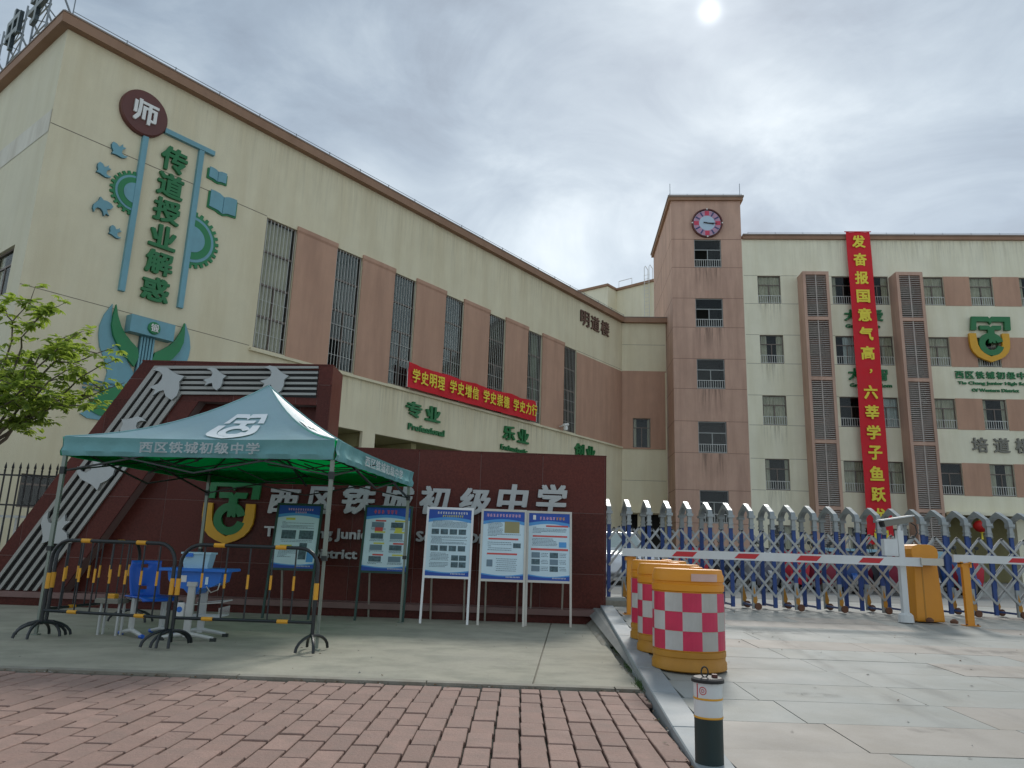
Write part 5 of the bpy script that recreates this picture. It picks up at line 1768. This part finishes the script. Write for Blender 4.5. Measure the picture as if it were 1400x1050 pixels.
# ------------------------------------------------------------------ boom barriers
BY = 11.08
def stripes(t, spans, zfun, y, h=.12):
    for a, b in spans:
        m = MB(); za, zb = zfun(a), zfun(b); sk = .07
        m.quad((a - sk / 2, y, za - h * .32), (b - sk / 2, y, zb - h * .32), (b + sk / 2, y, zb + h * .32), (a + sk / 2, y, za + h * .32))
        m.build('red_stripe', REDS, t)
bm = thing('boom_barrier', 'orange barrier machine with a long white boom striped red', 'boom barrier', (6.13, 11.40, .245))
def bt_(x, y, z): return (x - 6.13, y - 11.40, z - .245)
m = MB()
x0, x1 = -.26, .26
prof = [(-.14, 0), (.27, 0), (.22, .90), (-.12, .90)]
m.prism(prof, -.19, .19)
body = m.build('cabinet', BOXO, bm)
bv = body.modifiers.new('bevel', 'BEVEL'); bv.width = .018; bv.segments = 2; bv.limit_method = 'ANGLE'
m = MB()
hp = [(-.14, .90), (.235, .90), (.245, .96), (.235, 1.03), (.19, 1.08), (.12, 1.10), (-.05, 1.10), (-.11, 1.08), (-.15, 1.03), (-.155, .96)]
m.prism(hp, -.21, .21)
hd = m.build('hood', BOXO, bm)
bv = hd.modifiers.new('bevel', 'BEVEL'); bv.width = .03; bv.segments = 3; bv.limit_method = 'ANGLE'; bv.angle_limit = R(50)
MB().box(-.18, -.10, -.197, -.191, .78, .83).build('lock_plate', DARKM, bm)
MB().box(-.02, .0, -.193, -.1905, .03, .87).build('door_seam', OCHRE, bm)
MB().box(-.16, .16, -.47, -.212, .80, .90).build('boom_clamp', STEEL, bm)
bz = lambda x: 1.088 + (x - 1.67) * .0008
b = MB()
b.add([bt_(1.67, BY - .12, bz(1.67) - .055), bt_(6.0, BY - .12, 1.025), bt_(6.0, BY - .08, 1.025), bt_(1.67, BY - .08, bz(1.67) - .055), bt_(1.67, BY - .12, bz(1.67) + .055), bt_(6.0, BY - .12, 1.15), bt_(6.0, BY - .08, 1.15), bt_(1.67, BY - .08, bz(1.67) + .055)],
      [(3, 2, 1, 0), (4, 5, 6, 7), (0, 1, 5, 4), (1, 2, 6, 5), (2, 3, 7, 6), (3, 0, 4, 7)])
bo_ = b.build('boom_arm', WMET, bm)
stripes(bm, [(a - 6.13, b - 6.13) for a, b in ((2.42, 2.72), (3.32, 3.62), (4.21, 4.51), (5.11, 5.41))], lambda x: 1.088 - .245, BY - .1225 - 11.40, .11)
for x, z in ((-.02, .03), (.33, .02)):
    MB().lathe([(0, 0), (.05, 0), (.055, .03), (.02, .06), (0, .06)], 10, (x, -.3, z - .02)).build('anchor_bolt', RUST, bm)
b2 = thing('boom_barrier', 'second white boom at the right edge, striped red, its tip on an orange post', 'boom barrier', (9.9, 11.6, .262))
MB().box(6.50 - 9.9, -.1, -.57, -.53, .84, .95).build('boom_arm', WMET, b2)
stripes(b2, [(a - 9.9, a + .3 - 9.9) for a in (7.32, 8.22, 9.1)], lambda x: .895, -.5725, .10)
m = MB().prism(prof, -.19, .19); m.build('cabinet', BOXO, b2)
m = MB().prism(hp, -.21, .21); m.build('hood', BOXO, b2)
MB().box(-.18, .05, -.54, -.21, .84, .95).build('boom_clamp', STEEL, b2)
def rest(x, y, label, h):
    z = rampz(y)
    t = thing('boom_rest_post', label, 'rest post', (x, y, z), 0, 'orange posts that carry the boom tips')
    MB().box(-.05, .05, -.03, .03, .012, h).build('post', BOXO, t)
    MB().box(-.10, .10, -.07, .07, 0, .011).build('base_plate', BOXO, t)
    m = MB().box(-.075, -.05, -.05, .05, h - .05, h + .03).box(.05, .075, -.05, .05, h - .05, h + .03).box(-.075, .075, -.05, .05, h - .001, h + .012)
    m.build('fork', BOXO, t)
    for sx in (-.08, .08): MB().lathe([(0, .03), (.014, .03), (.016, .011)], 8, (sx, -.05, 0)).build('bolt', RUST, t)
rest(1.80, 11.05, 'orange rest post under the left tip of the long boom, beside the kerb', .80)
rest(6.66, 11.05, 'orange rest post under the tip of the second boom, right of the barrier machine', .86)

# camera pole
cp = thing('camera_pole', 'white post with a hooded number plate camera beside the orange machine', 'camera pole', (5.80, 11.16, .235))
MB().box(-.042, .042, -.04, .04, .01, 1.30).build('post', WMET, cp)
MB().lathe([(0, .13), (.07, .13), (.1, .1), (.11, 0), (0, 0)], 14).build('base_cover', WMET, cp)
MB().box(-.25, -.05, -.04, .06, .93, 1.17).build('junction_box', WMET, cp)
MB().tube([(0, 0, 1.30), (0, 0, 1.37)], .025, 8).build('swivel', WMET, cp)
m = MB()
A_, B_ = Vector((-.25, -.02, 1.385)), Vector((.21, .05, 1.475))
m.bar(A_, B_, .12, .085)
cam_b = m.build('camera_body', GREYL, cp)
m = MB(); m.bar(A_ + Vector((-.05, 0, .05)), B_ + Vector((.02, 0, .052)), .145, .018); m.build('sunshade', WMET, cp)
m = MB(); m.bar(A_ + Vector((-.02, 0, -.005)), A_ + Vector((0, 0, 0)), .11, .08); m.build('lens_window', BLACK, cp)
MB().tube([(.2, .03, 1.42), (.26, .02, 1.38), (.28, .02, 1.28), (.22, .01, 1.20), (.12, .0, 1.18)], .009, 6).build('cable', DARKM, cp, smooth=True)

# ------------------------------------------------------------------ retractable gate
GY, GD = 12.32, .55
gt = thing('retractable_gate', 'long folding school gate of blue posts, silver lattice and small arches', 'gate', (5.0, GY, .262))
postpx = [1.66 + .325 * i + .0011 * i * i for i in range(25)]
H0, H1 = .04, 1.27
pm = MB().box(-.029, .029, -.02, .02, H0, H1).mesh('post', BLUEG)
pws = MB().box(-.031, .031, -.021, .021, .02, .44).mesh('wheel_leg', CAPS)
pwt = MB().box(-.029, .029, -.02, .02, .44, H1).mesh('post', BLUEG)
whm = MB().lathe([(0, -.018), (.05, -.018), (.056, -.012), (.056, .012), (.05, .018), (0, .018)], 18, axis='y').mesh('wheel', RUST, True)
whh = MB().lathe([(0, -.022), (.018, -.022), (.018, .022), (0, .022)], 10, axis='y').mesh('hub', STEEL)
def archmesh():
    m = MB()
    # arch in the y-z plane joining front post (y=0) to rear post (y=GD)
    for y0 in (0, GD):
        m.box(-.040, .040, y0 - .040, y0 + .040, H1 - .0, H1 + .03)
        m.box(-.030, .030, y0 - .030, y0 + .030, H1 + .03, H1 + .17)
        m.box(-.038, .038, y0 - .038, y0 + .038, H1 + .06, H1 + .085)
        m.box(-.052, .052, y0 - .058, y0 + .058, H1 + .17, H1 + .215)
    c = GD / 2; n = 12
    out, inn = [], []
    for i in range(n + 1):
        a = math.pi * i / n
        out.append((c - (c + .035) * math.cos(a), H1 + .215 + .135 * math.sin(a) ** .8 + .075 * max(0, 1 - abs(math.cos(a)) * 1.6)))
        inn.append((c - (c - .065) * math.cos(a), H1 + .20 + .125 * math.sin(a)))
    poly = out + inn[::-1]
    p = MB().prism(poly, -.036, .036)
    m.add([(y, x, z) for x, y, z in p.v], [f[::-1] for f in p.f])
    return m.mesh('arch', CAPS)
am = archmesh()
for i, x in enumerate(postpx):
    X = x - 5.0
    for yy_ in (0, GD):
        if i % 2 == (0 if yy_ == 0 else 0):
            ps = link('post', pm, gt, (X, yy_, 0))
        else:
            ps = link('post', pwt, gt, (X, yy_, 0))
            link('wheel_leg', pws, ps)
            MB().add([(-.02, -.024, .12), (.03, -.024, .08), (.05, -.024, .16), (-.005, -.024, .38)], [(0, 1, 2, 3)]).build('orange_sticker', OCHRE, ps)
            wl = link('wheel', whm, ps, (.055, -.03, .058)); 
    link('arch', am, gt, (X, 0, 0))
    MB().bar((X, .02, .07), (X, GD - .02, .07), .03).build('foot_bar', BLUEG, gt)
zt_, hs = 1.235, .205
for row, yy_ in ((0, -.032), (1, GD + .032)):
    for i in range(len(postpx) - 1):
        for sgn in (1, -1):
            def px_at(k):   # k in half bays from post 0
                k = max(0, min(k, 2 * (len(postpx) - 1)))
                i0 = int(k // 2); f_ = (k % 2) / 2
                return postpx[i0] + (postpx[min(i0 + 1, len(postpx) - 1)] - postpx[i0]) * f_
            k0 = 2 * i + 1; k1 = k0 + sgn * 5
            steps = 5
            if k1 < 0: steps = k0; k1 = 0
            if k1 > 2 * (len(postpx) - 1): steps = 2 * (len(postpx) - 1) - k0; k1 = 2 * (len(postpx) - 1)
            a = (px_at(k0) - 5, yy_ - sgn * .008, zt_); b = (px_at(k1) - 5, yy_ - sgn * .008, zt_ - hs * steps)
            MB().bar(a, b, .012, .034).build('lattice_bar', GATES, gt)
        MB().lathe([(0, -.03), (.014, -.028), (.014, .02), (0, .02)], 8, ((postpx[i] + postpx[i + 1]) / 2 - 5, yy_, zt_), axis='y').build('pivot', DARKM, gt)

# ------------------------------------------------------------------ scooters, car and boards beyond the gate
def matc(n, c): return mat(n, c, .3, .03, coat=.5)
SCC = [matc('scooter_red', (.42, .012, .02)), matc('scooter_black', (.02, .02, .023)), matc('scooter_white', (.6, .6, .6)), matc('scooter_blue', (.03, .10, .32)), matc('scooter_dark_red', (.18, .01, .02))]
LAMP = mat('lamp_glass', (.7, .7, .65), .15)
APR = [mat('apron_red', (.45, .015, .03), .6, .2), mat('apron_black', (.02, .02, .025), .6, .2), mat('apron_grey', (.10, .10, .12), .6, .2), mat('apron_blue', (.03, .07, .20), .6, .2), mat('apron_wine', (.2, .01, .03), .6, .2)]
def scooter(x, y, rz, ci, label, apron=True):
    t = thing('motor_scooter', label, 'scooter', (x, y, .262), rz, 'scooters parked inside the gate')
    body = SCC[ci]
    for xx in (-.62, .62):
        w = MB().lathe([(.20, -.045), (.245, -.035), (.255, 0), (.245, .035), (.20, .045)], 20, (xx, 0, .255), axis='y').build('wheel', RUB, t, smooth=True)
        MB().lathe([(0, -.03), (.19, -.035), (.20, 0), (.19, .035), (0, .03)], 14, (xx, 0, .255), axis='y').build('rim', STEEL, w)
    rear = [(-.95, .62), (-.92, .72), (-.6, .78), (-.05, .74), (.02, .62), (0, .36), (-.25, .30), (-.5, .42), (-.75, .50)]
    m = MB().prism(rear, -.14, .14); o = m.build('rear_body', body, t)
    bvv = o.modifiers.new('b', 'BEVEL'); bvv.width = .04; bvv.segments = 2
    MB().prism([(0, .30), (.42, .30), (.45, .24), (-.05, .24)], -.15, .15).build('footboard', RUB, t)
    sh = [(.40, .30), (.36, .40), (.44, .90), (.50, 1.02), (.58, .98), (.60, .80), (.52, .45), (.55, .30)]
    o = MB().prism(sh, -.17, .17).build('front_shield', body, t)
    bvv = o.modifiers.new('b', 'BEVEL'); bvv.width = .04; bvv.segments = 2
    MB().prism([(.40, .40), (.46, .52), (.62, .56), (.80, .48), (.86, .36), (.80, .40), (.62, .50), (.5, .44)], -.07, .07).build('mudguard', body, t)
    MB().tube([(.62, 0, .26), (.48, 0, 1.0)], .03, 8).build('fork', STEEL, t)
    o = MB().prism([(-.88, .78), (-.86, .86), (-.5, .84), (-.2, .80), (0, .84), (.02, .76), (-.4, .765)], -.13, .13).build('seat', RUB, t)
    bvv = o.modifiers.new('b', 'BEVEL'); bvv.width = .03; bvv.segments = 2
    h = MB().tube([(.36, -.34, 1.04), (.46, -.15, 1.08), (.47, 0, 1.08), (.46, .15, 1.08), (.36, .34, 1.04)], .016, 6).build('handlebar', RUB, t)
    for s_ in (-1, 1):
        MB().tube([(.44, .2 * s_, 1.07), (.46, .26 * s_, 1.24)], .007, 5).build('mirror_stalk', DARKM, h)
        MB().lathe([(0, -.01), (.05, -.008), (.05, .008), (0, .01)], 12, (.46, .27 * s_, 1.28), axis='x').build('mirror', DARKM, h)
    MB().lathe([(0, .66), (.07, .655), (.08, .60)], 14, (0, 0, .93), axis='x').build('headlight', LAMP, t, smooth=True) if False else MB().lathe([(0, .61), (.06, .605), (.075, .57)], 14, (0, 0, .88), axis='x').build('headlight', LAMP, t, smooth=True)
    if apron:
        ap_ = MB(); N = 8
        for i in range(N + 1):
            u = i / N * 2 - 1
            for j, (zz, bx, hw_) in enumerate(((1.10, .42, .42), (.85, .60, .40), (.52, .68, .36), (.22, .62, .28))): ap_.v.append((bx - .12 * u * u, u * hw_, zz - .06 * u * u))
        for i in range(N):
            for j in range(3):
                q_ = i * 4 + j; ap_.f.append((q_, q_ + 4, q_ + 5, q_ + 1)); ap_.mi.append(0)
        ap_.build('wind_apron', APR[ci], t, smooth=True)
    MB().box(-.97, -.94, -.08, .08, .52, .60).build('tail_light', REDS, t)
    MB().box(-1.0, -.98, -.1, .1, .30, .45).build('number_plate', WHITEP, t)
    return t
lab = [('red scooter, first from the sign wall inside the gate', 0), ('black scooter behind the gate lattice, right of the barrels', 1), ('white scooter seen through the gate left of centre', 2),
       ('black scooter near the middle of the gate, behind a red one', 1), ('red scooter in the middle of the row behind the gate', 0), ('dark red scooter behind the gate, left of the long red banner foot', 4),
       ('blue scooter behind the gate near the orange machine', 3), ('black scooter directly behind the camera pole', 1), ('dark scooter with a red tail, behind the second boom', 4), ('white scooter at the right end of the row behind the gate', 2), ('blue scooter at the far right edge behind the gate', 3), ('bright red scooter parked between black ones, left of the camera pole', 0)]
rs = random.Random(8)
for i, (l_, c_) in enumerate(lab):
    scooter(5.2 + i * .66 + rs.uniform(-.1, .1), 20.2 + rs.uniform(-.3, .4) + (i % 2) * .7, R(-90 + rs.uniform(-30, 30)), c_, l_, True)

lab2 = [('wine red scooter with an apron, first from the left in the back row', 4), ('red scooter in the back row, right of the wine one', 0), ('dark scooter in the back row behind the white one', 1),
        ('red scooter with a red wind apron in the middle of the back row', 0), ('black scooter in the back row, behind the gate middle', 1), ('blue scooter in the back row left of the camera pole', 3),
        ('wine scooter in the back row behind the orange machine', 4), ('black scooter in the back row between the two booms', 1), ('red scooter in the back row near the right lantern', 0), ('grey apron scooter at the right end of the back row', 2)]
for i, (l_, c_) in enumerate(lab2):
    scooter(6.0 + i * .78 + rs.uniform(-.1, .1), 22.4 + rs.uniform(-.3, .4), R(-90 + rs.uniform(-40, 40)), c_, l_, True)

def car(x, y, rz):
    t = thing('parked_car', 'white car parked inside the gate, seen beside the end of the sign wall', 'car', (x, y, .262), rz)
    low = [(-2.15, .28), (-2.2, .55), (-2.12, .88), (-1.5, .95), (.9, .95), (1.9, .84), (2.18, .62), (2.2, .32), (1.9, .22), (-1.9, .22)]
    o = MB().prism(low, -.86, .86).build('body', CARW, t)
    b = o.modifiers.new('b', 'BEVEL'); b.width = .08; b.segments = 3
    m = MB()
    m.add([(-1.75, -.80, .93), (1.15, -.80, .93), (1.15, .80, .93), (-1.75, .80, .93), (-1.2, -.62, 1.44), (.35, -.62, 1.46), (.35, .62, 1.46), (-1.2, .62, 1.44)],
          [(4, 5, 6, 7), (0, 1, 5, 4), (1, 2, 6, 5), (2, 3, 7, 6), (3, 0, 4, 7)])
    o = m.build('cabin', CARW, t)
    b = o.modifiers.new('b', 'BEVEL'); b.width = .05; b.segments = 2
    for s_ in (-1, 1):
        for xa, xb in ((-1.25, -.45), (-.38, .55)):
            MB().add([(xa - .2 * (xa < -1), s_ * .79, .99), (xb + .2 * (xb > .3), s_ * .79, .99), (xb, s_ * .665, 1.38), (xa, s_ * .665, 1.38)], [(0, 1, 2, 3)]).build('side_window', GLASSD, t)
        for xx in (-1.35, 1.35):
            w = MB().lathe([(0, -.1), (.28, -.11), (.32, -.08), (.32, .08), (.28, .11), (0, .1)], 22, (xx, s_ * .80, .32), axis='y').build('wheel', RUB, t, smooth=True)
            MB().lathe([(0, -.115), (.2, -.12), (.2, .12), (0, .115)], 12, (xx, s_ * .80, .32), axis='y').build('rim', STEEL, w)
        MB().box(2.10, 2.2, s_ * .62 - .14, s_ * .62 + .14, .60, .72).build('headlight', LAMP, t)
        MB().box(-2.2, -2.12, s_ * .66 - .12, s_ * .66 + .12, .64, .78).build('tail_light', REDS, t)
    MB().add([(1.17, -.70, 1.0), (1.17, .70, 1.0), (.42, .58, 1.42), (.42, -.58, 1.42)], [(0, 1, 2, 3)]).build('windscreen', GLASSD, t)
    MB().box(2.19, 2.215, -.26, .26, .36, .47).build('number_plate', PMB, t)
car(3.1, 22.5, R(-84))
pb = thing('display_hoarding', 'long pale blue display board standing inside the gate', 'display board', (14.6, 27, .262))
for i in range(4):
    MB().box(-3.5 + i * 1.15, -3.5 + i * 1.15 + 1.1, -.03, .03, .6, 1.3).build('board_panel', PANB, pb)
    MB().box(-3.52 + i * 1.15, -3.48 + i * 1.15, .031, .08, 0, 1.6).build('post', STEEL, pb)

# red lanterns under the canopy of the far block
LAN = mat('lantern_red', (.50, .015, .012), .5, .1)
for i, (x, nm) in enumerate(((12.1 + 4.2, 'red lantern hanging under the far block canopy, left one seen through a gate arch'), (12.1 + 8.9, 'red lantern hanging under the far block canopy, right one near the photo edge'))):
    t = on_wall('red_lantern', nm, 'lantern', 'red lanterns under the canopy', 'R')
    MB().lathe([(0.08, -.32), (.25, -.26), (.38, -.1), (.40, 0), (.38, .1), (.25, .26), (.08, .32)], 20, (x, -.35, 3.25)).build('lantern_body', LAN, t, smooth=True)
    m = MB().lathe([(.09, -.36), (.09, -.3)], 12, (x, -.35, 3.25)).lathe([(.09, .3), (.09, .36)], 12, (x, -.35, 3.25)); m.build('rim', GOLD, t)
    MB().tube([(x, -.35, 3.6), (x, -.35, 3.82)], .01, 5).build('cord', REDB, t)
    MB().tube([(x, -.35, 2.9), (x, -.35, 2.55)], [.03, .06], 8).build('tassel', GOLD, t)
    place_origin(t, x, -.35, 3.2)

# leaf litter and grit along the concrete lip and kerb
rl = random.Random(31)
m = MB()
LIT = [mat('dry_leaf', (.16, .09, .035), .8, .2), mat('grit', (.30, .29, .26), .9, .2), mat('weed_green', (.06, .11, .03), .8, .2)]
def bit(x, y, z, r, mi):
    a = rl.uniform(0, 6.28); h = rl.uniform(.002, .012)
    m.add([(x + r * math.cos(a), y + r * math.sin(a), z), (x + r * .5 * math.cos(a + 1.8), y + r * .5 * math.sin(a + 1.8), z + h), (x + r * math.cos(a + 3.1), y + r * math.sin(a + 3.1), z + .001), (x + r * .5 * math.cos(a + 4.6), y + r * .5 * math.sin(a + 4.6), z + h * .5)], [(0, 1, 2, 3)], mi)
for i in range(420):
    k = rl.random()
    if k < .35: bit(rl.uniform(-6, 1.0), 6.235 + rl.gauss(0, .02), -.010, rl.uniform(.006, .02), rl.choice([0, 0, 1]))
    elif k < .6:
        y = rl.uniform(4.0, 12); bit(rightedge(y) - abs(rl.gauss(.02, .04)), y, (.004 if y > 6.4 else -.010), rl.uniform(.006, .022), rl.choice([0, 0, 1, 2]))
    elif k < .8: bit(rl.uniform(-7, 1.2), rl.uniform(6.5, 12), .003, rl.uniform(.006, .018), rl.choice([0, 1, 1]))
    else:
        y = rl.uniform(4.4, 12); bit(rl.uniform(1.6, 8), y, rampz(y) + .004, rl.uniform(.006, .018), rl.choice([0, 1, 1]))
for i in range(260):   # weed tufts in the crack beside the kerb
    y = rl.choice([8.6, 9.2, 7.4, 6.45, 10.3]) + rl.gauss(0, .12)
    x = rightedge(y) - abs(rl.gauss(.015, .02)); L = rl.uniform(.02, .07)
    dx, dy = rl.uniform(-.03, .01), rl.uniform(-.02, .02)
    m.add([(x - .003, y, .0), (x + .003, y, .0), (x + dx, y + dy, L)], [(0, 1, 2)], 2)
tag(m.build('leaf_litter', LIT), kind='stuff')

# rain streaks below the window sills of the tower and the classroom block
def stainmat(name, col, a):
    m = bpy.data.materials.new(name); m.use_nodes = True
    g = NG(m.node_tree); b = m.node_tree.nodes['Principled BSDF']
    b.inputs['Base Color'].default_value = (*col, 1); b.inputs['Roughness'].default_value = .95
    o = [n for n in m.node_tree.nodes if n.type == 'OUTPUT_MATERIAL'][0]
    tc_ = g.n('ShaderNodeTexCoord')
    mp = g.n('ShaderNodeMapping', {0: tc_.outputs['Object'], 3: (3.4, 3.4, .16)}).outputs[0]
    n_ = g.ramp(g.noise(mp, 2.4, 5, .6), [(.46, 0.0), (.66, 1.0)])
    sp = g.n('ShaderNodeSeparateXYZ', {0: tc_.outputs['Generated']})
    fade = g.m('POWER', sp.outputs[2], 1.3)
    ed = g.m('MULTIPLY', g.m('MULTIPLY', sp.outputs[0], g.m('SUBTRACT', 1.0, sp.outputs[0])), 6.0, True)
    f = g.m('MULTIPLY', g.m('MULTIPLY', n_, fade), g.m('MULTIPLY', ed, a))
    t = g.n('ShaderNodeBsdfTransparent')
    x = g.n('ShaderNodeMixShader', {0: f, 1: t.outputs[0], 2: b.outputs[0]})
    m.node_tree.links.new(x.outputs[0], o.inputs[0])
    return m
STK = stainmat('rain_streaks', (.15, .115, .09), .55)
STK2 = stainmat('rain_streaks_pale', (.30, .27, .20), .4)
for a, b in twz: 
    if a > 3: MB().quad((1.2, -.006, a - 1.75), (3.1, -.006, a - 1.75), (3.1, -.006, a - .02), (1.2, -.006, a - .02)).build('rain_stain', STK, tw)
for i, (a, b) in enumerate(cols[:1]):
    for c, d in rows[:4]: MB().quad((a - .15, -.006, c - 1.5), (b + .15, -.006, c - 1.5), (b + .15, -.006, c - .02), (a - .15, -.006, c - .02)).build('rain_stain', STK2, rb)
MB().quad((.02, -.006, 12.45), (LLEN - .05, -.006, 12.45), (LLEN - .05, -.006, 15.4), (.02, -.006, 15.4)).build('rain_stain', stainmat('eave_streaks', (.36, .31, .21), .13), lbld)
MB().quad((7.2, -.122, 5.6), (31, -.122, 5.6), (31, -.122, 7.40), (7.2, -.122, 7.40)).build('rain_stain', STK2, lbld) if False else None
MB().quad((7.2, -.006, 5.5), (LLEN - .05, -.006, 5.5), (LLEN - .05, -.006, 7.41), (7.2, -.006, 7.41)).build('rain_stain', stainmat('ledge_streaks', (.33, .29, .20), .2), lbld)
MB().quad((4.3, -.006, 17.75), (33.9, -.006, 17.75), (33.9, -.006, 20.0), (4.3, -.006, 20.0)).build('rain_stain', stainmat('roof_streaks', (.36, .33, .25), .18), rb)

# tyre marks and drips on the driveway
def groundstain(name, col, a, sc):
    m = bpy.data.materials.new(name); m.use_nodes = True
    g = NG(m.node_tree); b = m.node_tree.nodes['Principled BSDF']
    b.inputs['Base Color'].default_value = (*col, 1); b.inputs['Roughness'].default_value = .8
    o = [n for n in m.node_tree.nodes if n.type == 'OUTPUT_MATERIAL'][0]
    tc_ = g.n('ShaderNodeTexCoord')
    n_ = g.ramp(g.noise(g.n('ShaderNodeMapping', {0: tc_.outputs['Object'], 3: sc}).outputs[0], 2.0, 6, .65), [(.40, 0.0), (.62, 1.0)])
    uv = g.n('ShaderNodeUVMap').outputs[0]
    sp = g.n('ShaderNodeSeparateXYZ', {0: uv})
    e = g.m('MULTIPLY', g.m('MULTIPLY', sp.outputs[0], g.m('SUBTRACT', 1.0, sp.outputs[0])), 4.0, True)
    e2 = g.m('MULTIPLY', g.m('MULTIPLY', sp.outputs[1], g.m('SUBTRACT', 1.0, sp.outputs[1])), 6.0, True)
    f = g.m('MULTIPLY', g.m('MULTIPLY', n_, e), g.m('MULTIPLY', e2, a))
    x = g.n('ShaderNodeMixShader', {0: f, 1: g.n('ShaderNodeBsdfTransparent').outputs[0], 2: b.outputs[0]})
    m.node_tree.links.new(x.outputs[0], o.inputs[0])
    return m
def strip(name, mt, path, w, n=24):
    vs, fs, uvs = [], [], []
    for i in range(n + 1):
        t = i / n
        x, y = path(t)
        x2, y2 = path(min(1, t + .01)); x1, y1 = path(max(0, t - .01))
        d = Vector((x2 - x1, y2 - y1)).normalized(); p = Vector((-d.y, d.x)) * w / 2
        for s_ in (-1, 1): vs.append((x + p.x * s_, y + p.y * s_, tz(y + p.y * s_) + .004))
    for i in range(n): fs.append((2 * i, 2 * i + 1, 2 * i + 3, 2 * i + 2))
    me = bpy.data.meshes.new(name); me.from_pydata(vs, [], fs); me.materials.append(mt)
    uv = me.uv_layers.new(name='UVMap')
    for p in me.polygons:
        i = p.index
        for li, (u, v) in zip(p.loop_indices, ((0, i), (1, i), (1, i + 1), (0, i + 1))): uv.data[li].uv = (u, v / n)
    me.update()
    return link(name, me, dv)
TM = groundstain('tyre_dirt', (.14, .13, .115), .15, (2.5, .5, 1))
OM = groundstain('oil_drip', (.08, .075, .065), .28, (3, 3, 1))
for x0 in (2.9, 4.45): strip('tyre_mark', TM, lambda t, x0=x0: (x0 + .9 * t * t, 4.35 + 7.6 * t), .24)
for x0 in (3.6, 5.15): strip('tyre_mark', TM, lambda t, x0=x0: (x0 - .8 * t, 4.35 + 7.6 * t), .22)
for x, y, r_ in ((2.35, 5.95, .22), (4.2, 7.4, .35), (3.3, 9.6, .5), (5.4, 8.5, .4), (2.7, 5.0, .16)): strip('oil_stain', OM, lambda t, x=x, y=y, r_=r_: (x + r_ * 2 * (t - .5), y + .02 * t), r_ * .9, 6)
